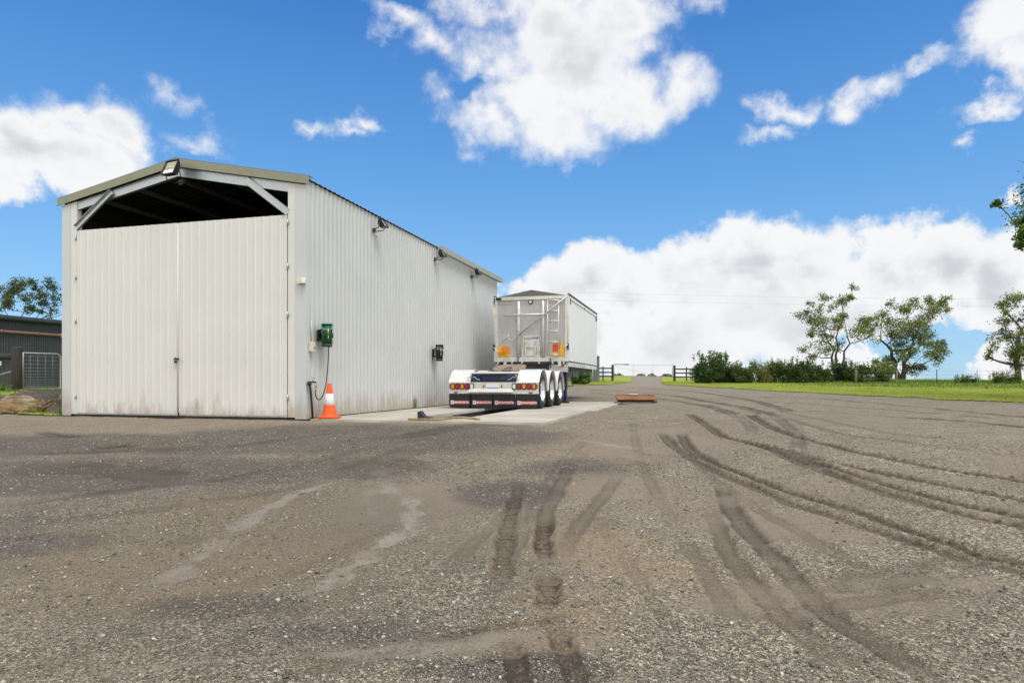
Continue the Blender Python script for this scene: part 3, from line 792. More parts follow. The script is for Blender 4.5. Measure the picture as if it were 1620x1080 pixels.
# galvanised portal frames: the front one shows in the open gable
def rafter(y, wdt, name='rafter'):
    for sg in (-1, 1):
        mb = MB(); x1 = 2.64
        zt = lambda x: roofz(XM+x) - .125; h = .185
        web = [(0, zt(0)), (sg*x1, zt(x1)), (sg*x1, zt(x1)-h), (0, zt(0)-h)]
        if sg < 0: web = [(-.001, zt(0)), *web[1:3], (-.001, zt(0)-h)]
        mb.prism(web, y, y+.004)
        for q in (0, h-.004):
            fl = [(web[0][0], zt(0)-q), (sg*x1, zt(x1)-q), (sg*x1, zt(x1)-q-.004), (web[0][0], zt(0)-q-.004)]
            mb.prism(fl, y-.0005, y+wdt)
        mb.build(name, M['galv'], shed)
rafter(.01, .07)
for yy in (4.4, 8.8): rafter(yy, .07)
for sg in (-1, 1):
    mb = MB(); a = Vector((sg*1.66, -.012, 4.78)); b = Vector((sg*2.63, -.012, 4.06))
    t = (b-a).normalized(); n = Vector((-t.z, 0, t.x))*sg
    L = (b-a).length; rot = Matrix((t, Vector((0,1,0)), t.cross(Vector((0,1,0))))).transposed()
    c = (a+b)/2
    mb.box(c, (L, .004, .13), 0, rot); k = rot @ Vector((0,0,1))
    mb.box(c + k*.065 + Vector((0,-.022,0)), (L, .05, .004), 0, rot); mb.box(c - k*.065 + Vector((0,-.022,0)), (L, .05, .004), 0, rot)
    mb.build('knee_brace', M['galv'], shed)
for sg in (-1, 1):
    for q in (.5, 1.45, 2.4):
        x = sg*q; mb = MB(); mb.box2((x-.03, .12, roofz(XM+x)-.105), (x+.03, YB-YF-.1, roofz(XM+x)-.015)); mb.build('purlin', M['galv'], shed)
for sg in (-1, 1):
    xa_ = sg*(XM-XL-.095); mb = MB(); mb.box2((xa_-.03, .14, ZE-.26), (xa_+.03, YB-YF-.1, ZE-.004)); mb.build('eave_gap_filler', M['shade_inside'], shed)  # dark strip added to close the light leak between wall and roof
# gutter along the rear half of the long side
mb = MB(); g0, g1 = 18.2-YF, YB+.06-YF
prof = [(XR-XM+.065, ZE-.055), (XR-XM+.065, ZE-.14), (XR-XM+.19, ZE-.14), (XR-XM+.20, ZE+.02), (XR-XM+.185, ZE+.02), (XR-XM+.18, ZE-.128), (XR-XM+.077, ZE-.128), (XR-XM+.077, ZE-.055)]
mb.prism(prof, g0, g1, 'XZ'); mb.box2((XR-XM+.066, g0-.003, ZE-.139), (XR-XM+.198, g0+.006, ZE+.015)); mb.box2((XR-XM+.066, g1-.006, ZE-.139), (XR-XM+.198, g1+.003, ZE+.015))
mb.build('gutter', M['roof'], roof)

# ------------------------------------------------------------------ floodlights
def floodlight(label, loc, rz, size=(.40,.36,.15), tilt=R(28), group='floodlights on the shed'):
    t = thing('floodlight', label, 'floodlight', loc, rz, group)       # local: -Y is the way it shines, wall at y=0
    w, h, dp = size; c = Vector((0, -.22, .05)); q = Euler((-tilt, 0, 0)).to_matrix()
    mb = MB()
    fr = [(-w/2, -h/2), (w/2, -h/2), (w/2, h/2), (-w/2, h/2)]; bk = [(x*.62, z*.6) for x, z in fr]
    vs = [c + q @ Vector((x, -dp/2, z)) for x, z in fr] + [c + q @ Vector((x, dp/2, z)) for x, z in bk] + [c + q @ Vector((x*.88, -dp/2, z*.86)) for x, z in fr] + [c + q @ Vector((x*.84, -dp/2+.03, z*.82)) for x, z in fr]
    fs = [(4,5,6,7)] + [(i, (i+1) % 4, (i+1) % 4+4, i+4) for i in range(4)] + [(i, i+8, (i+1) % 4+8, (i+1) % 4) for i in range(4)] + [(i+8, i+12, (i+1) % 4+12, (i+1) % 4+8) for i in range(4)] + [(12,13,14,15)]
    mb.add(vs, fs)
    for k in range(5): mb.box(c + q @ Vector(((k-2)*w*.12, dp/2+.012, 0)), (.008, .03, h*.5), 0, q)
    mb.build('housing', M['black'], t, bevel=.004)
    mb = MB(); mb.add([c + q @ Vector((x*.82, -dp/2+.024, z*.80)) for x, z in fr], [(0,1,2,3)])
    ln = mb.build('lens', M['glassy'], t)
    mb = MB(); mb.box(c + q @ Vector((0, -dp/2+.020, -h*.26)), (w*.74, .004, h*.2), 0, q); mb.box(c + q @ Vector((0, -dp/2+.018, h*.02)), (w*.34, .008, .015), 0, q); mb.build('reflector', M['reflector'], ln)
    mb = MB(); e = w/2+.012
    for sg in (-1, 1): mb.tube([(sg*e, c.y, c.z), (sg*e, c.y+.04, c.z-h*.45), (sg*e*.8, -.02, c.z-h*.55)], .011, 6)
    mb.tube([(-e*.8, -.02, c.z-h*.55), (e*.8, -.02, c.z-h*.55)], .011, 6); mb.box((0, -.006, c.z-h*.55), (.12, .012, .10))
    mb.lathe([(.0001,-.01), (.02,-.01), (.02,.01), (.0001,.01)], (e, c.y, c.z), 'X', 10); mb.build('bracket', M['dark'], t)
    return t
floodlight('square black floodlight at the peak of the shed gable', (-10.14, YF-.05, 4.99), R(-8), (.37,.38,.14), R(24))
for y, lb in ((14.25, 'floodlight high on the long shed wall, nearest the front corner'), (18.1, 'floodlight on the long shed wall beside the start of the gutter'), (21.45, 'floodlight under the gutter toward the rear end of the long shed wall')):
    t = floodlight(lb, (XR+.005, y, 4.40), R(90), (.26,.26,.11), R(35))
    mb = MB(); mb.lathe([(.0001,-.05), (.028,-.045), (.035,0), (.02,.04), (.0001,.045)], (0, -.07, -.20), 'Z', 10); mb.tube([(0,-.01,-.13), (0,-.07,-.13), (0,-.07,-.17)], .012, 6); mb.build('sensor', M['cream'], t)

# ------------------------------------------------------------------ wall fittings
def hose_reel(name, label, y, z, body, top, swing=R(-82)):
    t = thing(name, label, 'hose reel', (XR, y, z), 0, None)      # local: +X away from the wall
    cx = .20; q = Matrix.Rotation(swing, 3, 'Z'); c0 = Vector((cx,0,0)); sh = c0 - q @ c0
    def put(mb, nm, mt_, **k): return mb.build(nm, mt_, t, sh, Euler((0,0,swing)), **k)
    mb = MB()                                                        # drum ring between two slotted side plates, facing the camera
    for yy in (-.085, .085):
        mb.lathe([(.06, yy), (.19, yy), (.215, yy*.92), (.205, yy*.86), (.06, yy*.86)], (cx, 0, 0), 'Y', 24)
        for k in range(8):
            a = k*PI/4; mb.box((cx+.125*math.cos(a), yy*1.04, .125*math.sin(a)), (.16, .014, .022), 0, Euler((0, -a, 0)))
    mb.lathe([(.0001,-.12), (.05,-.115), (.055,.115), (.0001,.12)], (cx, 0, 0), 'Y', 16)
    put(mb, 'drum', body)
    mb = MB()                                                        # outer casing with rounded corners and slots
    for k in range(7):
        yy = -.078 + k*.026
        arc = [(cx + .225*math.cos(a), yy, .225*math.sin(a)) for a in np.linspace(-1.9, 1.9, 16)]
        mb.tube(arc, .0095, 6, 0)
    for a in (-1.9, -1.2, -.5, .5, 1.2, 1.9): mb.box((cx+.226*math.cos(a), 0, .226*math.sin(a)), (.02, .185, .05), 0, Euler((0, -a+PI/2*0, 0)))
    put(mb, 'casing', body)
    mb = MB(); arc = np.linspace(.55, 2.0, 10)
    for yy in (-.098, .098): mb.tube([(cx+.21*math.cos(a), yy, .21*math.sin(a)) for a in arc], .02, 6)
    mb.box((cx+.08, 0, .222), (.2, .215, .03)); put(mb, 'top_guard', top, bevel=.006)
    mb = MB(); mb.box((.012, 0, .0), (.024, .14, .22)); mb.tube([(.02, 0, .10), (.07, 0, .12), (.14, 0, .06), (cx, 0, 0)], .022, 8); mb.tube([(.02, 0, -.08), (.07, 0, -.10), (.14, 0, -.06), (cx, 0, 0)], .022, 8)
    mb.build('swing_arm', M['dark'], t, bevel=.003)
    mb = MB()
    for k in range(9): mb.lathe([(.165+.007*(k % 2), -.07+k*.0165), (.177+.007*(k % 2), -.062+k*.0165), (.165+.007*(k % 2), -.054+k*.0165)], (cx, 0, 0), 'Y', 20)
    put(mb, 'coiled_hose', M['hose'])
    mb = MB(); mb.tube([(cx+.235, .03, .13), (cx+.25, .035, -.02)], [.012, .015], 8); mb.tube([(cx+.25, .035, -.02), (cx+.25, .035, -.10)], .010, 8); put(mb, 'nozzle', M['brass'])
    mb = MB(); mb.tube([(.16, -.05, .08), (.08, -.09, .05), (.045, -.10, -.03), (.09, -.09, -.11), (.17, -.06, -.12), (.24, -.04, -.08)], .012, 8); mb.build('lead_hose', M['black'], t)
    return t
reel = hose_reel('hose_reel', 'green garden hose reel on the shed wall near the front corner', 11.84, 1.66, M['green'], M['teal'], R(-63))
mb = MB(); P = [(.23, 0, -.23), (.22, .0, -.5), (.20, -.03, -.9), (.17, -.08, -1.15), (.13, -.14, -1.27), (.10, -.20, -1.27), (.09, -.25, -1.18), (.10, -.26, -1.08)]
def smooth_pts(P, n=8):
    P = [Vector(p) for p in P]; out = []
    for i in range(len(P)-1):
        a, b, c, d = P[max(i-1,0)], P[i], P[i+1], P[min(i+2, len(P)-1)]
        for t in np.linspace(0, 1, n, endpoint=False): out.append(.5*((2*b)+(c-a)*t+(2*a-5*b+4*c-d)*t*t+(3*b-a-3*c+d)*t**3))
    return out + [P[-1]]
mb.tube(smooth_pts(P), .012, 8); mb.build('hanging_hose', M['hose'], reel)
hose_reel('hose_reel', 'black hose reel on the long shed wall just before the white trailer', 17.95, 1.56, M['black'], M['black'], R(-66))
t = thing('water_tap', 'brass tap on a black standpipe at the shed front corner', 'tap', (XR+.06, 11.48, 0))
mb = MB(); mb.tube([(.0, .06, -.05), (.0, .02, .3), (.0, -.03, .6), (.0, -.06, .70)], .022, 10); mb.build('standpipe', M['black'], t)
mb = MB(); mb.lathe([(.0001,-.045), (.035,-.04), (.045,0), (.035,.04), (.0001,.045)], (0, -.06, .70), 'Z', 12); mb.tube([(0,-.06,.72), (.02, .02, .73), (.04, .09, .72), (.05, .11, .66)], .017, 8); mb.build('pipe_joint', M['black'], t)
mb = MB(); mb.tube([(.04, .09, .70), (.05, .10, .60)], .018, 8); mb.tube([(.02, .03, .73), (.02, .03, .80)], .008, 6); mb.box((.02, .03, .805), (.07, .02, .012)); mb.build('spout', M['brass'], t)
t = thing('power_outlet', 'small cream power box on the shed wall beside the green reel', 'power outlet', (XR, 11.53, 1.42))
mb = MB(); mb.box((.05, 0, 0), (.09, .11, .19)); mb.build('box', M['cream'], t, bevel=.01)
mb = MB(); mb.box((.10, 0, -.02), (.012, .09, .035)); mb.build('flap', M['galv'], t, bevel=.003)
mb = MB(); mb.tube([(.03, .01, .09), (.03, .01, .52)], .012, 8); mb.build('conduit', M['flash'], t)
t = thing('door_sensor', 'small cream sensor box on the shed front corner column', 'sensor', (XR-.10, YF-.02, 2.68))
mb = MB(); mb.box((0, -.035, 0), (.11, .07, .09)); mb.build('base', M['cream'], t, bevel=.008)
mb = MB(); mb.box((.10, -.07, .005), (.085, .08, .12), 0, Euler((R(-12), 0, R(25)))); mb.box((.03,-.05,0), (.1,.025,.03)); mb.build('detector_head', M['cream'], t, bevel=.012)

# ------------------------------------------------------------------ concrete slab with service pit
SZ = .006
mb = MB()
x0, x1, pl, pr, y0, y1, p0, p1 = XR+.03, -2.52, -5.40, -4.38, 11.50, 23.65, 12.2, 21.5
mb.box2((x0, y0, -.07), (pl, y1, SZ)); mb.box2((pr, y0, -.07), (x1, y1, SZ)); mb.box2((pl, y0, -.07), (pr, p0, SZ)); mb.box2((pl, p1, -.07), (pr, y1, SZ))
mb.box2((x1-.01, 17.0, -.07), (x1+.16, y1+.25, SZ-.012))
slab = mb.build('pavement', M['concrete']); tag(slab, kind='structure')
mb = MB()
mb.box2((pl-.16, p0, -1.6), (pl-.001, p1, -.071)); mb.box2((pr+.001, p0, -1.6), (pr+.16, p1, -.071)); mb.box2((pl-.16, p1+.001, -1.6), (pr+.16, p1+.16, -.071)); mb.box2((pl-.16, p0-.16, -1.6), (pr+.16, p0-.001, -.071))
mb.box2((pl-.16, p0-.16, -1.75), (pr+.16, p1+.16, -1.601)); mb.box2((pl, p0, -.34), (pr, 14.55, -.10)); mb.box2((pl, 14.551, -1.6), (pr, 14.75, -.34))
pit = mb.build('service_pit', simple('shade_dark_pit_concrete', (.035,.031,.027), .8, var=.3)); tag(pit, 'dark open service pit sunk in the concrete slab behind the trailer', 'pit')  # near-black walls carry the pit's shade in their colour
mb = MB(); mb.box2((pl-.004, 14.6, -.045), (pl+.03, p1-.1, SZ+.008)); mb.box2((pl+.3, 15.2, -.35), (pl+.36, 17.8, -.31)); mb.build('lit_pit_lip', M['bar'], pit)  # pale strip paints the daylit upper lip of the pit wall
# rubber chock lying at the front edge
x, y = -4.86, 11.70
t = thing('rubber_chock', 'black rubber chock at the front edge of the concrete slab', 'wheel chock', (x, y, SZ), R(12)); t.scale = (.9, 1., .78)
mb = MB(); mb.prism([(-.16, 0), (.26, 0), (.24, .035), (-.02, .10), (-.11, .19), (-.16, .19)], -.12, .12, 'XZ'); mb.build('wedge', M['chock'], t, bevel=.012)
mb = MB()
for yy in (-.125, .117):
    mb = MB(); mb.prism([(-.17, .0), (-.02, .0), (-.03, .10), (-.11, .215), (-.17, .215)], yy, yy+.012, 'XZ')
    mb.build('side_plate', M['black'], t, bevel=.004)
mb = MB(); x, y = -4.72, 11.62
mb.tube(smooth_pts([(-.45,-.06,.02), (-.2,-.10,.02), (.05,-.08,.022), (.22,.0,.03), (.4,.18,.05), (.6,.3,.04), (.85,.30,.015)]), .022, 8)
h = mb.build('old_hose', simple('mustard_hose', (.26,.20,.09), .7, var=.4, scale=14), None, (x, y, SZ)); tag(h, 'short stained hose lying past the rubber chock toward the pit', 'hose')
# rusty steel pit cover
X, Y = unproj(1006, 637)
t = thing('pit_cover', 'rusty orange steel cover lying on the gravel beyond the slab corner', 'steel cover', (X, Y, tz(X, Y)+.02), YAW+R(-3.5))
mb = MB(); q = Euler((R(12), 0, 0))
mb.box((0, .02, .165), (1.30, .56, .016), 0, q); mb.box((0, .275, .212), (1.30, .014, .07), 0, q); mb.box((0, -.262, .096), (1.30, .012, .030), 0, q)
for xx in (-.655, .655): mb.box((xx, 0.02, .138), (.012, .54, .07), 0, q)
mb.build('plate', M['rust'], t, bevel=.004)
mb = MB(); mb.box2((-.60, -.02, .0), (.60, .25, .07)); mb.box2((-.74, -.27, .0), (-.3, -.2, .022)); mb.box2((.50, -.27, -.01), (.66, -.14, .05)); mb.box((0, -.12, .05), (1.2, .05, .05))
mb.build('base_frame', M['dark'], t)
mb = MB(); mb.box((-.05, .25, .262), (.30, .07, .028), 0, q); mb.build('grip_bar', simple('pale_galvanised', (.6,.55,.46), .5, .2), t, bevel=.005)
# traffic cone
t = thing('traffic_cone', 'orange traffic cone with white band against the shed wall', 'traffic cone', (-6.93, 11.70, SZ), R(10))
mb = MB(); mb.prism([(-.2,-.14), (-.14,-.2), (.14,-.2), (.2,-.14), (.2,.14), (.14,.2), (-.14,.2), (-.2,.14)], .012, .05, 'XY')
for a in range(8): mb.box((.165*math.cos(a*PI/4+.39), .165*math.sin(a*PI/4+.39), .006), (.06,.06,.012), 0, Euler((0,0,a*PI/4+.39)))
mb.build('base', M['cone'], t, bevel=.008)
mb = MB(); mb.lathe([(.150,.05), (.138,.06), (.134,.08), (.042,.68), (.038,.70), (.026,.70), (.024,.66)], (0,0,0), 'Z', 32); mb.build('cone_body', M['cone'], t)
rr = lambda z: .134 + (z-.08)*(.042-.134)/.6
mb = MB(); mb.lathe([(rr(.27)+.001,.27), (rr(.27)+.004,.272), (rr(.49)+.004,.488), (rr(.49)+.001,.49)], (0,0,0), 'Z', 32); mb.build('reflective_band', M['sleeve'], t)

# ------------------------------------------------------------------ tipper trailer (rear tri-axle with coupling plate, bin set forward)
TX, TY = -5.12, 16.90
tr = thing('tipper_trailer', 'white and aluminium tipper trailer parked astride the pit beside the shed', 'trailer', (TX, TY, SZ))
AX = (.55, 1.78, 3.01); WR = .475
def wheel(x, y, sg):
    mb = MB(); w = .25
    mb.lathe([(.27,-w/2), (.30,-w/2-.004), (.40,-w/2-.012), (WR-.03,-w/2+.0), (WR-.004,-w/2+.03), (WR,-w*.22), (WR-.012,-w*.2), (WR-.012,-w*.15), (WR,-w*.13), (WR,w*.13), (WR-.012,w*.15), (WR-.012,w*.2), (WR,w*.22), (WR-.004,w/2-.03), (WR-.03,w/2), (.40,w/2+.012), (.30,w/2+.004), (.27,w/2)], (0,0,0), 'X', 40)
    t = mb.build('wheel', M['rubber'], tr, (x, y, WR))
    mb = MB(); s = sg
    mb.lathe([(.292, s*.128), (.30, s*.135), (.288, s*.128), (.275, s*.105), (.262, s*.03), (.245, s*-.02), (.17, s*-.035), (.155, s*-.02), (.11, s*-.01), (.105, s*.06), (.06, s*.075), (.0001, s*.08)], (0,0,0), 'X', 36)
    for k in range(10): a = k*PI/5; mb.lathe([(.0001, s*.01), (.014, s*.008), (.014, s*-.03)], (0, .20*math.cos(a), .20*math.sin(a)), 'X', 8)
    mb.build('rim', M['rim'], t)
for y in AX:
    for sg in (-1, 1):
        wheel(sg*1.115, y, sg); wheel(sg*.80, y, sg)
    mb = MB(); mb.tube([(-1.0, y, WR), (1.0, y, WR)], .065, 12); mb.box((-.42, y, WR+.12), (.10, .5, .12)); mb.box((.42, y, WR+.12), (.10, .5, .12)); mb.build('axle', M['dark'], tr)
# guards: one arch over each pair, the rearmost sloping down to the light bar
def guard(sg, y, first):
    mb = MB(); rad = .545; xi, xo = sg*.645, sg*1.25; th = .012
    if first: pts = [(.005, .70), (.03, .735), (.10, .815), (.22, .945), (.33, 1.005)]; a0 = 1.72
    else: pts = [(y-rad-.045, .47), (y-rad-.04, .52)]; a0 = PI-.06
    for a in np.linspace(a0, .06, 18): pts.append((y + rad*math.cos(a), WR + .035 + (rad)*math.sin(a)))
    if not first: pass
    pts.append((y+rad+.04, .47))
    n = len(pts); vs = []
    for i, (py, pz) in enumerate(pts):
        a = Vector(pts[min(i+1, n-1)]) - Vector(pts[max(i-1, 0)]); nn = Vector((-a.y, a.x)).normalized()*-th
        if nn.y > 0: nn = nn
        for xx in (xi, xo): vs += [(xx, py, pz), (xx, py+nn.x, pz+nn.y)]
    fs = []
    for i in range(n-1):
        a, b = 4*i, 4*i+4
        fs += [(a, a+2, b+2, b), (a+1, b+1, b+3, a+3), (a, b, b+1, a+1), (a+2, a+3, b+3, b+2)]
    fs += [(0,1,3,2), (4*n-4, 4*n-2, 4*n-1, 4*n-3)]
    mb.add(vs, fs, 0, True)
    # folded lip around the outer edge
    mb.tube([(xo, p[0], p[1]) for p in pts], .014, 6)
    for q in (.25, .75):
        for (py, pz) in (pts[len(pts)//3], pts[len(pts)//2]): mb.lathe([(.0001,.018), (.011,.016), (.013,0)], (xi+(xo-xi)*q, py, pz), 'Z', 8, 1)
    if first:                                                         # closed outer cheek behind the wheel
        mb.prism([(.006, .45), (.05, .45), (.05, .70), (.18, .86), (.18, .90), (.10, .805), (.006, .70)], xo-sg*.012, xo, 'YZ')
    o = mb.build('mudguard', [M['white'], M['galv']], tr)
    m = o.modifiers.new('es', 'EDGE_SPLIT'); m.split_angle = R(40)
for sg in (-1, 1):
    for k, y in enumerate(AX): guard(sg, y, k == 0)
# light bar
mb = MB(); mb.box2((-1.25, .0, .42), (1.25, .05, .71)); mb.box2((-1.25, -.012, .40), (1.25, .0, .425))
vs = [(-.62,-.012,.545), (.52,-.012,.545), (.60,-.10,.455), (-.72,-.10,.455), (-.72,-.10,.44), (.60,-.10,.44), (.52,-.012,.43), (-.62,-.012,.43)]
mb.add(vs, [(0,1,2,3), (3,2,5,4), (4,5,6,7), (1,6,5,2), (0,3,4,7)])
for k in range(18): mb.lathe([(.0001,-.022), (.009,-.02), (.01,-.012)], (-1.2+k*.141, 0, .412), 'Y', 6, 1)
bar = mb.build('light_bar', [M['bar'], M['dark']], tr, bevel=.004)
order = ['amber', 'red', 'amber', 'red', 'clear']
for sg in (-1, 1):
    for k, c in enumerate(order):
        x = sg*(1.13 - k*.135)
        mb = MB(); w, h = .062, .095
        oct_ = lambda w, h, b: [(-w+b,-h), (w-b,-h), (w,-h+b), (w,h-b), (w-b,h), (-w+b,h), (-w,h-b), (-w,-h+b)]
        mb.prism([(x+a, .60+b) for a, b in oct_(w*1.0, h*.90, .02)], -.018, .0, 'XZ', 0); 
        mb.prism([(x+a, .60+b) for a, b in oct_(w*.62, h*.64, .014)], -.032, -.0185, 'XZ', 1)
        o = mb.build('tail_light', [M['black'], M[c]], tr, bevel=.004); o['label'] = {'amber': 'amber', 'red': 'red', 'clear': 'white'}[c] + ' tail light'
    mb = MB()
    for zz in (.57, .63): mb.lathe([(.012,-.014), (.022,-.012), (.022,0)], (sg*1.212, 0, zz), 'Y', 10)
    mb.build('hose_coupling', M['dark'], tr)
    mb = MB(); mb.box((sg*1.04, -.026, .435), (.11, .012, .035)); mb.build('reflector', M['red'], tr, bevel=.003)
mb = MB(); mb.box((.0, -.010, .615), (.36, .008, .125), 0); mb.box((0, -.0145, .560), (.345, .003, .018), 1); mb.build('number_plate', [M['plate'], M['bluetext']], tr)
mb = MB()
for xx in (-.25, .25): mb = MB(); mb.box((xx, -.012, .60), (.022, .014, .075)); mb.build('plate_lamp', M['black'], tr, bevel=.003)
# mudflaps with the red decals
for k in range(4):
    xa = -1.245 + k*.625; w = .605
    mb = MB(); pl_ = [(xa+.04, .025), (xa+w-.04, .025), (xa+w-.015, .04), (xa+w, .07), (xa+w, .405), (xa, .405), (xa, .07), (xa+.015, .04)]
    mb.prism(pl_, .012, .026, 'XZ')
    for rx in (xa+.008, xa+w-.008): mb.tube([(rx, .009, .075), (rx, .009, .40)], .006, 5)
    mb.tube([(xa+.04, .009, .031), (xa+w-.04, .009, .031)], .006, 5)
    fl = mb.build('mudflap', M['flap'], tr, rot=(R([2,-1.5,1,2.5][k]), 0, 0), loc=(0, [0,.012,.006,-.004][k], 0), bevel=.003)
    mb = MB(); cx = xa + w*.5; zc = .165
    mb.prism([(cx-.17, zc-.045), (cx+.255, zc-.045), (cx+.255, zc+.05), (cx-.17, zc+.05)], .006, .0115, 'XZ', 0)
    mb.prism([(cx-.255, zc-.05), (cx-.172, zc-.05), (cx-.172, zc+.052), (cx-.255, zc+.052)], .0055, .0115, 'XZ', 1)
    mb.prism([(cx-.232, zc+.032), (cx-.195, zc+.032), (cx-.195, zc-.005), (cx-.205, zc-.03), (cx-.2135, zc-.036), (cx-.222, zc-.03), (cx-.232, zc-.005)], .003, .0054, 'XZ', 0)
    mb.prism([(cx-.217, zc+.03), (cx-.210, zc+.03), (cx-.210, zc-.02), (cx-.217, zc-.02)], .0015, .0029, 'XZ', 1)
    mb.text('KENWORTH', .082, Matrix.Translation((cx+.042, .004, zc)) @ Euler((R(90),0,0)).to_matrix().to_4x4() @ Matrix.Diagonal((.98,1,1,1)), 1, .001, .0022)
    mb.build('decal', [M['decalred'], M['decalwhite']], fl, normals=False)
# chassis
mb = MB()
for sg in (-1, 1):
    mb.box2((sg*.47-.04, .06, .70), (sg*.47+.04, 4.0, .95)); mb.box2((sg*.47-.04, 4.0, .90), (sg*.47+.04, 10.8, 1.16))
for y in (.9, 1.8, 2.8, 3.9): mb.box2((-.43, y, .74), (.43, y+.08, .92))
for y in (5.2, 7, 9, 10.7): mb.box2((-.43, y, .95), (.43, y+.08, 1.12))
mb.build('chassis', M['navy'], tr, bevel=.006)
mb = MB(); mb.box2((-.60, .10, .712), (.60, .13, .93)); mb.build('cross_panel', M['dark'], tr)
mb = MB()
for sg in (-1, 1): mb.box2((sg*.50-.13, .055, .715), (sg*.50+.13, .098, .935))
mb.box2((-.36, .085, .76), (.36, .099, .87))
mb.build('end_plate', M['navy'], tr, bevel=.004)
mb = MB()
for sg in (-1, 1): mb = MB(); mb.tube([(sg*(.50-.12), .048, .775), (sg*.47, .048, .79), (sg*.54, .048, .855), (sg*.62, .048, .83)], .009, 5); mb.tube([(sg*.60, .03, .91), (sg*.74, .03, .80), (sg*.64, .03, .735)], .010, 5); mb.build('air_line', M['bar'], tr)
mb = MB(); mb.prism([(.05, .94), (.4, .955), (.4, 1.0), (.05, .955)], -.66, .66, 'YZ'); mb.box2((-.66, .4, .955), (.66, 3.6, .99)); mb.build('deck_plate', M['bar'], tr, bevel=.004)
# coupling plate (horseshoe), tipped back, dusty brown
mb = MB(); out = [(-.07, -.42), (-.12, -.28), (-.09, -.05), (0, .03), (.09, -.05), (.12, -.28), (.07, -.42), (.20, -.56), (.34, -.52), (.46, -.25), (.47, .05), (.40, .36), (.22, .46), (-.22, .46), (-.40, .36), (-.47, .05), (-.46, -.25), (-.34, -.52), (-.20, -.56)]
# top and side skin of a thick horseshoe: use two halves so the throat stays open
for sg in (-1, 1):
    half = [(0, .03), (sg*.09, -.05), (sg*.12, -.28), (sg*.07, -.42), (sg*.20, -.56), (sg*.34, -.52), (sg*.46, -.25), (sg*.47, .05), (sg*.40, .36), (sg*.22, .46), (0, .46)]
    mb.prism([(a+sg*.0008, b) for a, b in half], -.03, .03, 'XY')
    mb.prism([(sg*.20, -.54), (sg*.33, -.50), (sg*.43, -.25), (sg*.43, .1), (sg*.30, .1), (sg*.20, -.3)], -.10, -.031, 'XY')
mb.build('coupling_plate', M['rustplate'], tr, (0, 1.72, 1.125), Euler((R(11), 0, 0)), bevel=.006)
mb = MB(); mb.lathe([(.50, 1.0), (.56, 1.0), (.56, 1.05), (.50, 1.05), (.50, 1.0)], (0, 1.8, 0), 'Z', 32); mb.box2((-.5, 1.6, 1.0), (-.3, 2.0, 1.07)); mb.box2((.3, 1.6, 1.0), (.5, 2.0, 1.07)); mb.build('turntable', M['dark'], tr)
# bin
BY0, BY1, BZ0, BZ1 = 4.35, 10.85, 1.40, 3.56
bw = 1.25
mb = MB()
mb.box2((-bw, BY0+.02, BZ0), (-bw+.05, BY1, BZ1-.1)); mb.box2((-bw+.05, BY0+.06, BZ0-.06), (bw-.05, BY1, BZ0)); mb.box2((-bw+.05, BY1-.05, BZ0), (bw-.05, BY1, BZ1-.1)); mb.box2((bw-.05, BY0+.02, BZ0), (bw, BY1, BZ1-.1))
bn = mb.build('bin', M['panel'], tr, bevel=.006)
mb = MB()                                                            # extruded frame around the side panel
for sg in (-1, 1):
    X = sg*bw
    mb.box((X+sg*.012, BY0+.07, (BZ0+BZ1)/2), (.03, .10, BZ1-BZ0)); mb.box((X+sg*.012, BY1-.05, (BZ0+BZ1)/2), (.03, .10, BZ1-BZ0)); mb.box((X+sg*.012, (BY0+BY1)/2, BZ1-.07), (.035, BY1-BY0-.2, .13))
mb.build('side_frame', M['white'], bn, bevel=.006)
mb = MB()
for sg in (-1, 1): mb.box2((sg*(bw-.10), BY0+.1, BZ0-.185), (sg*(bw+.012), BY1, BZ0-.045))
rail = mb.build('side_rail', M['white'], bn, bevel=.006)
for yy in (5.4, 6.7, 7.2, 7.7, 9.2, 10.4): mb = MB(); mb.lathe([(.0001,.006), (.026,.006), (.030,0)], (bw+.012, yy, BZ0-.115), 'X', 12); mb.build('rail_hole_disc', M['dark'], rail)  # dark discs painted in for the shaded holes of the rail
mb = MB(); mb.box2((bw-.3, BY0+.2, BZ0-.30), (bw-.12, BY1-.4, BZ0-.175)); mb.box2((-bw+.12, BY0+.2, BZ0-.30), (-bw+.3, BY1-.4, BZ0-.175)); mb.box2((-.9, BY0+.3, BZ0-.22), (.9, BY0+.5, BZ0-.08)); mb.box2((bw-.045, BY0+.15, BZ0-.0445), (bw-.012, BY1-.05, BZ0-.0015))  # last box: dark strip painting the shade in the gap above the rail
mb.build('underframe_gap_shade', M['dark'], tr)
# tarp roof: low gable with rolled dark edge
mb = MB(); mb.prism([(-bw-.02, BZ1-.03), (0, BZ1+.20), (bw+.02, BZ1-.03), (bw+.02, BZ1-.06), (-bw-.02, BZ1-.06)], BY0+.05, BY1-.02, 'XZ')
mb.tube([(bw+.01, BY0-.02, BZ1), (bw+.01, BY1, BZ1)], .045, 10); mb.tube([(-bw-.01, BY0-.02, BZ1), (-bw-.01, BY1, BZ1)], .035, 10)
mb.build('tarp', M['tarp'], bn)
mb = MB(); hook = [(bw+.03, 0, 0), (bw+.05, 0, -.16)]
for yy, hh in ((BY0+.22, .22), (BY1-.12, .22), ((BY0+BY1)/2, .07)): mb = MB(); mb.box((bw+.034, yy, BZ1-.09-hh/2), (.02, .05, hh)); mb.build('tarp_strap', M['black'], bn)
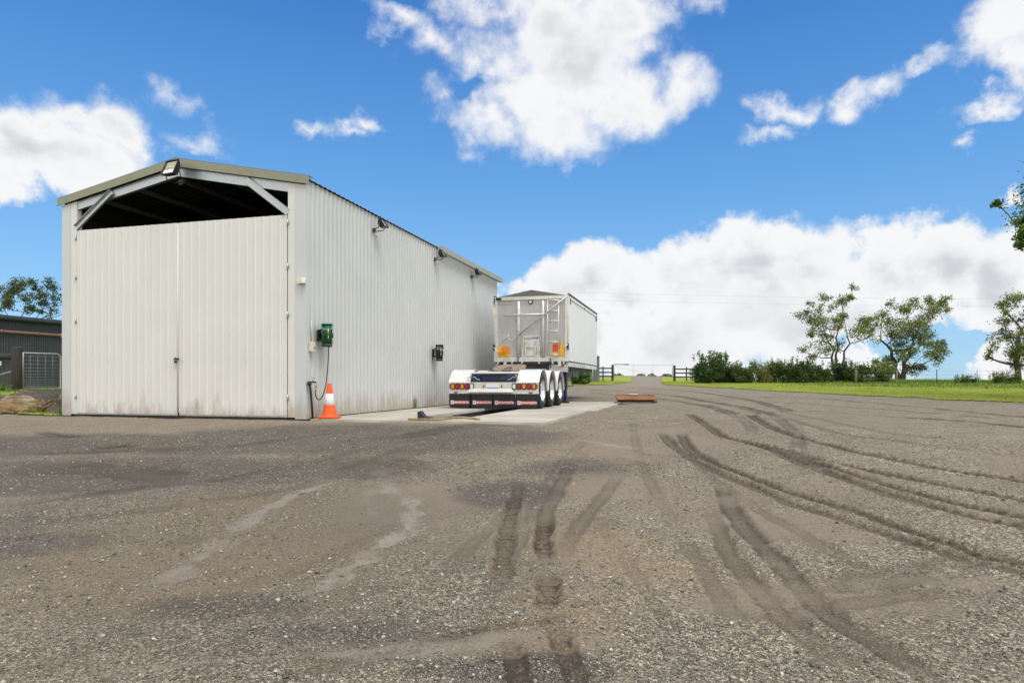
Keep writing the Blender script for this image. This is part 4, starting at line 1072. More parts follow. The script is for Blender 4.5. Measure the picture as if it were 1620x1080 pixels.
# tailgate
def tu(u): return -bw + u*2*bw
tg = MB(); yb = BY0
tg.box2((-bw+.11, yb-.01, BZ0+.12), (bw-.11, yb+.015, BZ1-.27)); tg.box2((-bw+.11, yb-.022, BZ1-.27), (bw-.11, yb+.012, BZ1-.14))
tgo = tg.build('tailgate', M['alu'], tr, bevel=.003)
mb = MB()
for sg in (-1, 1):
    a, b = sorted((sg*(bw-.11), sg*(bw+.015))); mb.box2((a, yb-.07, BZ0-.02), (b, yb+.06, BZ1-.03))
mb.box2((-bw+.11, yb-.065, BZ0-.02), (bw-.11, yb+.05, BZ0+.12)); mb.box2((-bw+.11, yb-.075, BZ1-.14), (bw-.11, yb+.05, BZ1-.03))
mb.build('tailgate_frame', M['alu_tube'], tgo, bevel=.008)
for u in (.335, .667):
    mb = MB(); mb.tube([(tu(u), yb-.05, BZ0+.13), (tu(u), yb-.05, BZ1-.20), (tu(u), yb-.045, BZ1-.18)], [.055,.055,.03], 14); mb.build('stiffener_tube', M['alu_tube'], tgo)
mb = MB(); mb.tube([(tu(.13), yb-.115, 2.93), (tu(.72), yb-.115, 2.93)], .028, 8)
for u in (.335, .667): mb.box((tu(u), yb-.10, 2.93), (.05,.04,.07))
mb.build('handrail', M['alu_tube'], tgo)
mb = MB(); lx0, lx1 = tu(.735), tu(.88); lz = [1.60, 2.02, 2.37, 2.70, 3.03, 3.37]
for xx in (lx0, lx1): mb.tube([(xx, yb-.13, 1.58), (xx, yb-.13, 3.39)], .02, 8)
for z in lz: mb.tube([(lx0, yb-.13, z), (lx1, yb-.13, z)], .018, 8)
for xx in (lx0, lx1):
    for z in (2.02, 3.2): mb.tube([(xx, yb-.13, z), (xx, yb-.02, z)], .013, 6)
mb.build('ladder', M['alu_tube'], tgo)
mb = MB(); mb.tube([(tu(1.0), yb-.16, BZ1-.05), (tu(.325), yb-.19, 2.20)], .021, 8)
mb.tube(smooth_pts([(tu(.325), yb-.19, 2.20), (tu(.27), yb-.20, 2.07), (tu(.235), yb-.20, 2.09), (tu(.205), yb-.20, 2.18), (tu(.16), yb-.20, 2.08)], 5), .013, 6)
mb.tube([(tu(.11), yb-.20, 2.0), (tu(.225), yb-.20, 2.27)], .013, 6); mb.box((tu(.325), yb-.16, 2.22), (.06,.10,.08), 0); mb.build('tarp_crank', M['galv'], tgo)
mb = MB(); mb.tube([(tu(.03), yb-.09, BZ1-.085), (tu(.10), yb-.09, BZ1-.085)], .045, 10); mb.box((tu(.0), yb-.05, BZ1-.2), (.04,.06,.3)); mb.build('tarp_roller', M['dark'], tgo)
mb = MB(); mb.box2((tu(.39), yb-.022, BZ0+.13), (tu(.61), yb-.0105, 2.24)); mb.build('grain_door_panel', M['alu_tube'], tgo, bevel=.003)
mb = MB()
for u in (.42, .57): mb.tube([(tu(u), yb-.06, 1.62), (tu(u), yb-.06, 2.02)], .018, 8, 1); mb.box((tu(u), yb-.05, 2.03), (.075,.05,.045), 1)
mb.tube([(tu(.43), yb-.07, 1.9), (tu(.43), yb-.07, 1.60), (tu(.56), yb-.07, 1.60), (tu(.56), yb-.07, 1.9)], .02, 8, 0)
mb.box((tu(.495), yb-.04, 1.865), (.46,.03,.025), 0)
for u in (.385, .615): mb.box((tu(u), yb-.04, 1.7), (.045,.04,.36), 0); mb.box((tu(u)+(u-.5)*.25, yb-.06, 1.73), (.07,.05,.05), 1)
mb.build('grain_door', [M['alu_tube'], M['galv']], tgo, bevel=.003)
mb = MB()
mt = lambda u, z: Matrix.Translation((tu(u), yb-.026, z)) @ Euler((R(90),0,0)).to_matrix().to_4x4()
mb.text('Lusty', .115, mt(.455, 2.155), 0, .001, .001); mb.text('EMS', .11, mt(.545, 2.155), 1, .001, .001); mb.prism([(tu(.575), 2.12), (tu(.60), 2.12), (tu(.60), 2.20), (tu(.585), 2.20)], yb-.028, yb-.0245, 'XZ', 0)
mb.build('maker_lettering', [M['decalred'], M['bluetext']], tgo, normals=False)
def marker(u0, u1, z0, z1, left):
    mb = MB(); xa, xb = tu(u0), tu(u1); w, h = xb-xa, z1-z0; y = yb-.03
    mb.prism([(xa, z0), (xb, z0), (xb, z1), (xa, z1)], y, y+.012, 'XZ', 0)
    if left:
        mb.prism([(xa+w*.30, z1-.004), (xb-.004, z1-.004), (xb-.004, z0+h*.28), (xa+w*.42, z0+h*.36)], y-.003, y-.0005, 'XZ', 1)
        for k, s in enumerate(('DO NOT', 'TURNING', 'LONG VEHICLE')): mb.text(s, .075-.014*k, Matrix.Translation((xa+w*(.32, .38, .5)[k], y-.003, z0+h*(.40-.155*k))) @ Euler((R(90),0,0)).to_matrix().to_4x4(), 2, .001)
    else:
        mb.prism([(xa+.004, z1-.004), (xa+w*.66, z1-.004), (xa+w*.55, z0+h*.36), (xa+.004, z0+h*.30)], y-.003, y-.0005, 'XZ', 1)
    o = mb.build('rear_marker', [M['yellow'], M['orange'] if left else M['signred'], M['ink']], tgo, normals=False)
    o['label'] = 'yellow and orange square warning plate' if left else 'yellow and red square warning plate'
marker(.05, .205, BZ0+.13, BZ0+.50, True); marker(.79, .955, BZ0+.17, BZ0+.57, False)
mb = MB(); mb.lathe([(.045,-.03), (.07,-.035), (.078,-.02), (.078,.03)], (tu(.497), yb-.03, BZ1-.205), 'Y', 20, 0); mb.lathe([(.0001,-.022), (.046,-.025)], (tu(.497), yb-.03, BZ1-.205), 'Y', 20, 1); mb.build('work_lamp', [M['black'], M['clear']], tgo)
mb = MB()
for sg in (-1, 1):
    mb = MB(); mb.box((sg*(bw+.0), yb-.10, 1.86), (.06,.06,.20), 1); mb.tube([(sg*(bw), yb-.13, 1.86 if sg < 0 else 1.93), (sg*(bw-.17), yb-.16, 1.66 if sg < 0 else 1.82)], .017, 8, 0); mb.tube([(sg*(bw+.0), yb-.09, 1.95), (sg*(bw+.0), yb-.09, 3.3)], .011, 6, 0)
    mb.build('tailgate_latch', [M['alu_tube'], M['dark']], tgo)
mb = MB(); mb.tube([(-bw+.05, yb-.10, BZ0-.045), (bw-.05, yb-.10, BZ0-.045)], .017, 8, 0); mb.tube([(-bw+.9, yb-.13, BZ0-.10), (bw-.7, yb-.13, BZ0-.10)], .015, 8, 0)
for xx in (-.86, .98): mb.box((xx, yb-.11, BZ0-.06), (.10,.03,.22), 1)
for xx in (-1.1, -.62, -.28, .3, .75, 1.12): mb.box((xx, yb-.10, BZ0-.055), (.04,.07,.09), 1)
for xx in (-.42, .67): mb.tube([(xx, yb-.12, BZ0+.10), (xx, yb-.12, BZ0-.22)], .018, 6, 0)
mb.build('hinge_rod', [M['dark'], M['alu_tube']], tgo)
mb = MB(); mb.box2((-1.16, BY0-.02, BZ0-.30), (1.2, BY0+.12, BZ0-.13)); mb.build('rear_crossmember', M['dark'], tr)
mb = MB(); mb.box2((.62, BY0-.06, BZ0-.36), (1.24, BY0+.02, BZ0-.12)); mb.box2((-1.0, BY0-.25, BZ0-.36), (.55, BY0-.12, BZ0-.26)); mb.build('buffer_plate', M['alu'], tr)
for sg in (-1, 1): mb = MB(); mb.box((sg*1.06, BY0-.075, BZ0-.16), (.11,.02,.07)); mb.build('reflector', M['red'], tr, bevel=.003)
# landing legs
for sg in (-1, 1):
    mb = MB(); mb.box2((sg*1.0-.07, 5.05, .45), (sg*1.0+.07, 5.19, 1.22)); mb.box2((sg*1.0-.055, 5.065, .10), (sg*1.0+.055, 5.175, .46))
    lg = mb.build('landing_leg', M['navy'], tr, bevel=.008)
    mb = MB(); mb.prism([(sg*1.0-.13, 0), (sg*1.0+.13, 0), (sg*1.0+.11, .06), (sg*1.0+.05, .11), (sg*1.0-.05, .11), (sg*1.0-.11, .06)], 4.99, 5.25, 'XZ'); mb.build('foot', M['dark'], lg, bevel=.008)
    if sg > 0: mb = MB(); mb.tube([(1.07, 5.12, 1.1), (1.22, 5.12, 1.1), (1.25, 5.12, 1.06), (1.26, 5.14, .62), (1.22, 5.14, .57), (1.08, 5.12, .57)], .016, 8); mb.build('crank_handle', M['dark'], lg)
mb = MB(); mb.box2((-.93, 5.08, .98), (.93, 5.14, 1.10)); mb.tube([(1.0, 5.05, .85), (.8, 4.5, .55), (.72, 4.2, .75)], .02, 8); mb.tube([(.95, 5.05, .75), (.82, 4.6, .35), (.9, 4.3, .6)], .014, 8); mb.build('leg_brace', M['dark'], tr)

# ------------------------------------------------------------------ left: charcoal shed, gate, posts, boulders
xa, ya = W(-160, 21.6); xb, yb_ = W(290, 33.0)
ang = math.atan2(yb_-ya, xb-xa); Lw = math.hypot(xb-xa, yb_-ya)
cs = thing('charcoal_shed', 'low charcoal corrugated shed at the left behind the boulders', 'shed', (xa, ya, .30), ang)
wz = 2.82
mb = MB(); sheet(mb, (0,0,0), (1,0,0), (0,0,1), (0,-1,0), Lw, wz, waves(.09, .022)); mb.build('wall', M['navyshed'], cs)
mb = MB(); sheet(mb, (0,0.03,0), (0,1,0), (0,0,1), (-1,0,0), 7, wz, waves(.09, .022)); sheet(mb, (Lw,0.03,0), (0,1,0), (0,0,1), (1,0,0), 7, wz, waves(.09, .022)); mb.build('wall', M['navyshed'], cs)
mb = MB(); mb.prism([(-.2, wz+.03), (7.2, wz+.65), (7.2, wz+.70), (-.2, wz+.08)], -.2, Lw+.2, 'YZ'); rf = mb.build('roof', M['navyshed'], cs)
mb = MB(); mb.prism([(-.22, wz+.08), (-.30, wz+.08), (-.33, wz-.02), (-.30, wz-.08), (-.21, wz-.08)], -.25, Lw+.25, 'YZ'); mb.build('gutter', M['navyshed'], rf)
mb = MB(); mb.tube([(-.1, -.12, 2.30), (Lw, -.12, 2.30)], .055, 10)
for k in range(12): mb.tube([(.4+k*1.35, -.12, 2.30), (.50+k*1.35, -.12, 2.30)], .068, 10); mb.box((.45+k*1.35, -.06, 2.30), (.05, .12, .05))
pp = mb.build('drain_pipe', M['pipe'], cs); pp['label'] = 'long red-brown pipe running under the eave'
mb = MB(); mb.tube([(.4+3*1.35+1.0, -.12, 2.30), (.4+3*1.35+1.25, -.12, 2.30)], .072, 10); mb.build('pipe_coupling', M['bar'], pp)

X, Y = W(26.5, 17.6)
mb = MB(); mb.tube([(0,0,-.3), (.005,0,.5), (0,.005,1.20), (0,0,1.235)], [.125,.122,.12,.10], 14); 
mb.tube([(-.1,0,1.0), (-2.6,-.3,1.0)], .085, 10)
g = thing('timber_post', 'dark weathered timber strainer post with a log rail beside the wire gate', 'post', (X, Y, .42), 0)
mb2 = MB(); mb2.tube([(0,0,-.3), (.005,0,.5), (0,.005,1.20), (0,0,1.235)], [.125,.122,.12,.10], 14); mb2.build('upright', M['timber'], g)
mb2 = MB(); mb2.tube([(-.1,.02,.98), (-2.6,.1,.98)], .085, 12); mb2.build('rail', M['timber'], g)
mb2 = MB(); mb2.box((-.62,-.10,.80), (.42,.015,.11)); mb2.build('plate', M['bar'], g)
# fence mesh with a diagonal tube beyond the post
f = thing('wire_mesh_fence', 'grey steel framed wire mesh panel left of the timber post', 'fence', (X-.18, Y+.12, .42), R(178))
mb2 = MB(); mb2.tube([(0.02,0,0), (0.02,0,1.22)], .03, 10); mb2.tube([(0.02,0,.62), (1.6,0,.28)], .022, 8); mb2.tube([(2.4,0,0), (2.4,0,1.2)], .03, 10); mb2.build('frame', M['steel'], f)
mb2 = MB(); 
for k in range(-20, 70):
    a = k*.045
    for sg in (1, -1):
        p = []; x0_, z0_ = (a, .05) if sg > 0 else (a, .80)
        x1_, z1_ = a+.75, (.80 if sg > 0 else .05)
        t0 = max(0, (0.03-x0_)/.75); t1 = min(1, (2.38-x0_)/.75)
        if t1 > t0: mb2.tube([(x0_+.75*t0, .01*sg, z0_+(z1_-z0_)*t0), (x0_+.75*t1, .01*sg, z0_+(z1_-z0_)*t1)], .0016, 3, caps=False)
mb2.build('mesh', M['wire'], f, normals=False)
# small wire gate
X0, Y0 = W(35.5, 18.3); X1, Y1 = W(97, 19.2); gl = math.hypot(X1-X0, Y1-Y0)
g = thing('wire_gate', 'grey tubular steel gate with welded wire mesh beside the timber post', 'gate', (X0, Y0, .47), math.atan2(Y1-Y0, X1-X0))
mb = MB(); mb.tube([(.02,0,.05), (.02,0,1.06), (gl-.12,0,1.06), (gl-.05,0,1.03), (gl-.02,0,.95), (gl-.02,0,.05), (.02,0,.05)], .021, 8); mb.build('frame', M['steel'], g)
mb = MB()
zz = .09; k = 0
while zz < 1.02: mb.tube([(.03,.0,zz), (gl-.04,.0,zz)], .0035, 5); zz += .045 + .007*k; k += 1
for xx in np.arange(.2, gl-.1, .195): mb.tube([(xx,.008,.06), (xx,.008,1.04)], .0035, 5)
mb.build('mesh', M['steel'], g)
mb = MB(); mb.tube([(gl+.06,0,-.1), (gl+.06,0,1.2)], .03, 8); mb.box((gl+.02,0,.9), (.09,.03,.04)); mb.build('hinge_post', M['steel'], g)

def boulder(label, px, d, size, seed, rz=0., zoff=0., cuts=9):
    X, Y = W(px, d)
    bm = bmesh.new(); bmesh.ops.create_icosphere(bm, subdivisions=5, radius=1.)
    rg = np.random.default_rng(seed)
    pl = []
    for k in range(cuts):
        n = rg.normal(size=3); n[2] = n[2]*.8; n /= np.linalg.norm(n); pl.append((Vector(n), rg.uniform(.55, .85)))
    for v in bm.verts:
        p = v.co.copy()
        for n, dd in pl:
            q = p.dot(n)
            if q > dd: p -= n*(q-dd)*.92
        a = np.array(p)*2.2 + seed
        f = float(fbm(a[0]+a[2]*.7, a[1]-a[2]*.6, 4, seed))-.5; f2 = float(fbm(a[0]*4+a[2]*3, a[1]*4-a[2]*2, 3, seed+9))-.5
        p *= 1 + f*.28 + f2*.07
        v.co = Vector((p.x*size[0], p.y*size[1], p.z*size[2]))
    me = bpy.data.meshes.new('boulder'); bm.to_mesh(me); bm.free(); me.materials.append(M['rock'])
    for q in me.polygons: q.use_smooth = True
    o = bpy.data.objects.new('boulder', me); COL.objects.link(o)
    o.location = (X, Y, tz(X, Y)*0 + zoff); o.rotation_euler = (0, 0, rz)
    return tag(o, label, 'boulder', 'boulders beside the shed')
boulder('large orange sandstone boulder with dark lichen on top, nearest the yard', 20, 15.25, (.98,.55,.34), 4, R(12), .23)
boulder('dark grey mottled boulder leaning against the shed corner', 84, 15.95, (.72,.5,.34), 9, R(10), .21)
boulder('pale cream flat-topped boulder behind the dark one by the gate', 52, 16.9, (.42,.34,.18), 15, R(30), .40, 6)
boulder('small low tan stone at the foot of the shed corner', 88, 15.1, (.30,.2,.13), 22, 0, .08, 6)
boulder('dark lichen-covered boulder at the left edge, behind the orange one', -40, 16.0, (.7,.5,.42), 31, R(40), .35)

# ------------------------------------------------------------------ foliage
def leaves(name, P, S, mat, parent, seed, up=.35, tint_lo=0., tint_hi=1., aspect=.55, tints=None):
    """P: leaf centres (n,3), S: leaf lengths -> one mesh of small folded leaves"""
    g = np.random.default_rng(seed); n = len(P)
    nrm = g.normal(size=(n, 3)); nrm[:,2] = np.abs(nrm[:,2]) + up; nrm /= np.linalg.norm(nrm, axis=1)[:,None]
    t = g.normal(size=(n, 3)); t -= nrm*(t*nrm).sum(1)[:,None]; t /= np.linalg.norm(t, axis=1)[:,None]
    b = np.cross(nrm, t); L = S[:,None]; wd = L*aspect
    V = np.stack([P - t*L*.5, P + b*wd*.5 - nrm*L*.08, P + t*L*.5, P - b*wd*.5 - nrm*L*.08], 1).reshape(-1, 3)
    F = np.arange(n*4).reshape(-1, 4)
    ti = g.random(n) if tints is None else np.clip(tints + g.normal(0, .16, n), 0, 1)
    return soup(name, V, F, mat, parent, {'tint': np.repeat(ti, 4)})
def limb_mesh(paths, name, parent, mat=None):
    mb = MB()
    for pts, r0, r1 in paths:
        k = len(pts); mb.tube(pts, [r0 + (r1-r0)*i/(k-1) for i in range(k)], 7 if r0 > .05 else 5)
    return mb.build(name, mat or M['bark'], parent, normals=False)
def tree(label, base_px, d, clumps, mat, seed, leaf=.17, dens=1., trunk_r=.16, spreadz=1., base_z=None, trunks=1, hub=.30, group=None, name='tree'):
    """clumps: (px, py, radius_px) at depth d, given real depth offsets so the crown is round"""
    g = np.random.default_rng(seed); X, Y = W(base_px, d); z0 = tz(X, Y) if base_z is None else base_z
    t = thing(name, label, 'tree', (X, Y, z0), 0, group)
    used = set(); tp = []
    C = []; half = max(abs(c[0]-base_px) for c in clumps)/FPX*d
    for px, py, rp in clumps:
        lx = (px-base_px)/FPX*d; zz = CAMZ - (py-HY)/FPX*d - z0; r = rp/FPX*d
        w = math.sqrt(max(.05, 1-(lx/(half*1.05))**2))
        do = g.uniform(-1, 1)*half*.75*w
        k = 1 + do/d                       # keep bearing while moving in depth
        C.append((CS*lx*k - SN*do, SN*lx*k + CS*do, zz*k if zz > 0 else zz, r))
    # skeleton: grow from the trunk to each clump, attaching to the closest lower node
    top = max(c[2] for c in C)
    nodes = []; paths = []
    for q in range(trunks):
        fan = (q-(trunks-1)/2)/max(1, trunks-1)*2*(trunks > 1); off = .16*fan; H = top*hub*g.uniform(.85, 1.1); p = [Vector((off, 0, -.2))]
        for k in range(1, 8):
            u = k/7; bear = off + fan*half*.34*u**1.4; dep = g.normal(0, .06)*k
            p.append(Vector((CS*bear - SN*dep + g.normal(0, .05), SN*bear + CS*dep, H*u)))
        r0 = trunk_r/math.sqrt(trunks); tp.append((p, r0, r0*.30)); nodes += [(p[k], r0*(.66-.42*k/7), q, 0) for k in range(2, 8)]
    for cx, cy, cz, r in sorted(C, key=lambda c: math.hypot(c[0], c[1]) + c[2]*.6):
        tgt = Vector((cx, cy, cz)); best = None
        for v, rr, tid, ch in nodes:
            if v.z > cz + .1: continue
            q = (tgt-v).length + .55*max(0, .9 - (tgt-v).normalized().z)*(tgt-v).length*.5
            q *= 1 + .30*ch
            if best is None or q < best[0]: best = (q, v, rr, tid, ch)
        if best is None: best = (0, *nodes[0])
        _, v, rr, tid, ch = best; used.add(tid); n = 5; pts = []
        for k in range(n+1):
            s = k/n; p = v.lerp(tgt, s); sag = math.sin(s*PI)*(tgt-v).length*.10
            pts.append(p + Vector((g.normal(0,.03)*(0<k<n), g.normal(0,.03)*(0<k<n), -sag*.7)))
        r1 = max(.02, rr*.42); paths.append((pts, max(.018, rr*.85), r1))
        for k in range(2, n+1): nodes.append((pts[k], max(.018, rr*.8)*(1-k/n) + r1*k/n, tid, ch+1))
        for _ in range(5):
            e = tgt + Vector(g.normal(0, 1, 3))*r*.55; paths.append(([pts[-2], pts[-2].lerp(e, .6) + Vector((0,0,-.03)), e], r1*.8, .006))
    paths = [tp[q] for q in sorted(used)] + paths
    limb_mesh(paths, 'trunk', t)
    P = []; S = []; T = []
    for cx, cy, cz, r in C:
        m = int(dens*330*(r/.9)**2*(.17/leaf)**2) + 45
        sub = max(4, int(7*r/.8)); sc = g.normal(0, .48, (sub, 3))*np.array([r, r, r*.92]) + (cx, cy, cz)
        k = g.integers(0, sub, m); rr = r*.34
        q = sc[k] + g.normal(0, 1, (m, 3))*np.array([rr, rr, rr*.8])
        P.append(q); S.append(g.uniform(.65, 1.35, m)*leaf*1.2); T.append(np.clip(.42 + .3*g.normal(0, 1, sub)[k]*.6, 0, 1))
    P = np.concatenate(P)
    leaves('crown', P, np.concatenate(S), mat, t, seed+1, tints=np.concatenate(T))
    return t
def crop(lst, ox, oy, s): return [(ox+a*s, oy+b*s, r*s) for a, b, r in lst]
A = [(180,258,22),(165,300,28),(200,325,45),(330,190,38),(350,225,38),(265,300,40),(225,370,52),(215,400,45),(370,370,58),(350,340,40),(460,200,30),(490,150,28),(470,215,25),(440,255,36),(400,280,30),(470,360,42),(545,360,45),(600,390,48),(625,405,34),(500,420,66),(560,450,58),(430,440,40),(260,520,48),(300,550,42),(440,520,44),(180,545,36),(220,590,40),(340,450,40),(320,400,36),(250,440,34)]
tree('slender open-crowned gum tree rising behind the hedge, left of the two', 1324, 56, crop(A, 1230, 420, .2407), M['leaf_olive'], 3, .13, 1.05, .22, trunks=3, hub=.62, group='trees along the far boundary')
B = [(690,360,36),(680,410,38),(700,440,40),(760,340,55),(840,262,38),(820,300,60),(900,240,44),(960,235,42),(1040,225,34),(1060,250,38),(1095,290,26),(1010,300,44),(920,310,66),(800,400,75),(880,400,75),(760,460,66),(840,470,74),(960,380,55),(1000,400,40),(1000,490,48),(1040,520,38),(960,520,48),(740,550,48),(820,540,58),(900,580,56),(980,600,48),(680,640,50),(640,650,38),(740,660,56),(880,660,56),(950,670,46),(1030,560,38),(720,590,40),(1060,505,26)]
tree('dense rounded boundary tree with a dark forked trunk, right of the hedge', 1424, 57, crop(B, 1230, 420, .2407), M['leaf_olive'], 8, .13, 1.3, .34, trunks=2, hub=.60, group='trees along the far boundary')
Cc = [(1540,262,44),(1590,225,48),(1640,240,60),(1700,220,60),(1620,300,70),(1580,360,46),(1680,330,80),(1500,432,34),(1560,440,46),(1620,470,62),(1700,450,80),(1470,500,42),(1540,520,54),(1400,560,36),(1430,600,26),(1520,580,46),(1590,600,56),(1560,640,38),(1680,560,80),(1780,420,80),(1780,540,80),(1760,300,70),(1660,640,50),(1510,300,26)]
tree('tall boundary tree cut off by the right edge of the view', 1612, 52, crop(Cc, 1230, 420, .2407), M['leaf_olive'], 13, .13, 1.25, .24, trunks=1, hub=.7, group='trees along the far boundary')
Dd = [(1622,324,7),(1634,328,9),(1652,322,12),(1604,386,6),(1614,380,7),(1628,372,9),(1620,388,6),(1636,378,14),(1670,350,20),(1720,340,30),(1780,320,50),(1790,390,50),(1720,400,26),(1830,330,60),(1860,270,60),(1820,240,50),(1880,400,60),(1790,260,40),(1920,330,60),(1660,385,14)]
tree('bright green tree outside the right edge, only its branch tips showing', 1800, 24, Dd, M['leaf_bright'], 17, .11, 4.0, .20, hub=.7)
E1 = [(16,452,9),(26,448,10),(38,455,9),(30,468,9),(12,470,12),(4,462,9),(48,452,8),(20,482,11),(38,484,9),(8,486,10),(46,470,8),(-14,462,14),(-24,480,14)]
E2 = [(68,448,9),(78,446,9),(88,456,10),(70,462,9),(60,470,8),(84,470,10),(94,474,9),(74,482,9),(62,488,8),(88,488,10),(56,492,7),(98,462,8),(108,470,12),(112,486,12)]
tree('feathery grey-green tree behind the charcoal shed, left of the pair', 24, 42, E1, M['leaf_acacia'], 23, .11, 1.35, .14, trunks=2, hub=.7, group='trees behind the charcoal shed')
tree('feathery grey-green tree behind the charcoal shed, half hidden by the cream shed', 80, 43, E2, M['leaf_acacia'], 29, .11, 1.35, .14, trunks=2, hub=.7, group='trees behind the charcoal shed')

def shrub(label, px, d, w, h, mat, seed, n=2600, leaf=.11, spiky=.2, group='shrubs of the boundary hedge', stems=True, depth=1.2, name='shrub'):
    g = np.random.default_rng(seed); X, Y = W(px, d); t = thing(name, label, 'shrub', (X, Y, tz(X, Y)), YAW, group)
    w *= 1.22; h *= 1.08; n = int(n*2.3); leaf *= 1.1
    hw = w/2; k = 22; cen = []
    for i in range(k):
        a = g.uniform(0, 2*PI); rr = math.sqrt(g.random()); cen.append((math.cos(a)*rr*hw*.72, math.sin(a)*rr*depth*.5, g.uniform(.10, .80)*h, g.uniform(.26, .40)*min(w, h)*.78))
    tips = [(g.uniform(-.8, .8)*hw, g.uniform(-.3,.3)*depth, h*g.uniform(.82, 1.08), .10 + .06*g.random()) for _ in range(int(10*spiky*5))]
    P = []; T = []
    tot = sum(c[3]**2 for c in cen)
    for c in cen:
        m = int(n*c[3]**2/tot); q = g.normal(0, 1, (m, 3)); q /= np.linalg.norm(q, axis=1)[:,None]
        q *= (g.random(m)**.4)[:,None]*c[3]; q[:,2] *= .95; P.append(q + c[:3]); T.append(np.full(m, .35 + .35*g.random()))
    for c in tips:
        m = 26; q = g.normal(0, 1, (m, 3))*np.array([.05, .05, .14]); P.append(q + c[:3]); T.append(np.full(m, .75))
    P = np.concatenate(P); T = np.concatenate(T); P[:,2] = np.abs(P[:,2])
    leaves('foliage', P, g.uniform(.6, 1.3, len(P))*leaf, mat, t, seed+2, tints=T)
    pa = []
    for c in cen[:10] + tips[:8]:
        b = Vector((c[0]*.35, c[1]*.3, -.05)); e = Vector(c[:3]); pa.append(([b, b.lerp(e, .5) + Vector((g.normal(0,.04), g.normal(0,.04), 0)), e], .028, .008))
    limb_mesh(pa, 'stems', t)
    return t
D0 = 49.0; U = D0/FPX
HS = [('dark rounded evergreen shrub beside the right fence rails, largest of the hedge', 1118, 46, 41, 'leaf_dark', 3800, .13, .3),
      ('bright-tipped glossy shrub just right of the largest dark shrub', 1138, 26, 38, 'leaf_bright', 1500, .13, .7),
      ('low dark spreading shrub with bare grey stems at its foot', 1152, 34, 26, 'leaf_dark', 1900, .12, .3),
      ('mid green leafy hedge shrub left of the yellowish one', 1176, 38, 26, 'leaf_mid', 2200, .12, .3),
      ('yellow-green twiggy hedge shrub with pale bare stems', 1206, 40, 29, 'leaf_yel', 2100, .09, .5),
      ('mottled hedge shrub right of the yellow-green one', 1232, 34, 31, 'leaf_mid', 2000, .12, .3),
      ('full dark green hedge shrub left of the slender gum tree', 1262, 44, 33, 'leaf_dark', 2600, .13, .25),
      ('mid green hedge shrub in front of the slender gum tree', 1296, 44, 30, 'leaf_mid', 2600, .12, .25),
      ('dark hedge shrub at the foot of the slender gum tree', 1328, 40, 30, 'leaf_dark', 2400, .12, .25),
      ('last green hedge shrub behind the short round fence post', 1358, 36, 27, 'leaf_mid', 2200, .12, .25),
      ('loose bushy undergrowth under the dense rounded tree', 1398, 44, 26, 'leaf_olive', 1900, .12, .4)]
for k, (lb, px, w, h, mt_, n, lf, sp) in enumerate(HS):
    shrub(lb, px, D0 + (k % 3)*.5, w*U, h*U, M[mt_], 100+k*7, n, lf, sp)
shrub('low weedy scrub under the cut-off tree on the right', 1592, 47.5, 50*U*.9, 12*U, M['leaf_mid'], 191, 1300, .11, .6, None)
shrub('small weedy bush at the fence foot between the two thin posts', 1530, 48, 40*U*.9, 8*U, M['leaf_mid'], 195, 700, .10, .6, None)
for k, (px, lb) in enumerate(((912, 'low green plant by the grey shed, seen behind the landing leg'), (924, 'low green plant before the grey shed, right of the landing leg'))):
    shrub(lb, px, 46, .75, .62, M['leaf_bright'], 230+k, 500, .16, .4, 'plants before the grey shed', depth=.5, name='plant')
# bare dead twiggy bush near the right edge
X, Y = W(1588, 48.5); t = thing('dead_bush', 'bare twiggy dead bush beside the cut-off tree on the right', 'bush', (X, Y, tz(X, Y)))
g = np.random.default_rng(77); pa = []
for k in range(26):
    a = g.normal(0, .5); e = Vector((g.normal(0,.45), g.normal(0,.3), g.uniform(.6, 1.05))); pa.append(([Vector((0,0,-.05)), e*.5 + Vector((g.normal(0,.05),0,0)), e], .014, .005)); pa.append(([e*.55, e*.8 + Vector((g.normal(0,.1), 0, .05)), e + Vector((g.normal(0,.15),0,.05))], .008, .004))
limb_mesh(pa, 'branches', t, M['post'])
# distant bushes on the skyline beyond the gate
g = np.random.default_rng(55)
for k, px in enumerate((1011, 1014, 1027, 1031, 1042, 1054, 1061, 978)):
    d = 230.; X, Y = W(px, d); hh = 3.1 + g.uniform(-.5, 1.2); z0 = tz(X, Y)
    t = thing('distant_bush', 'tiny distant green bush on the skyline seen through the wire gate', 'bush', (X, Y, z0), 0, 'distant bushes beyond the gate')
    m = 420; top = CAMZ + (12.5 if k % 2 else 9.)/FPX*d - z0
    q = g.normal(0, 1, (m, 3)); q /= np.linalg.norm(q, axis=1)[:,None]; q *= (g.random(m)**.33)[:,None]*np.array([1.4 + g.random(), 1.5, 1.6])
    q[:,2] += top - 1.6
    leaves('crown', q, g.uniform(.5, 1., m), M['leaf_mid'], t, 300+k)
    limb_mesh([([Vector((0,0,-.2)), Vector((.1,0,top*.5)), Vector((0,0,top-1.2))], .2, .1)], 'trunk', t)

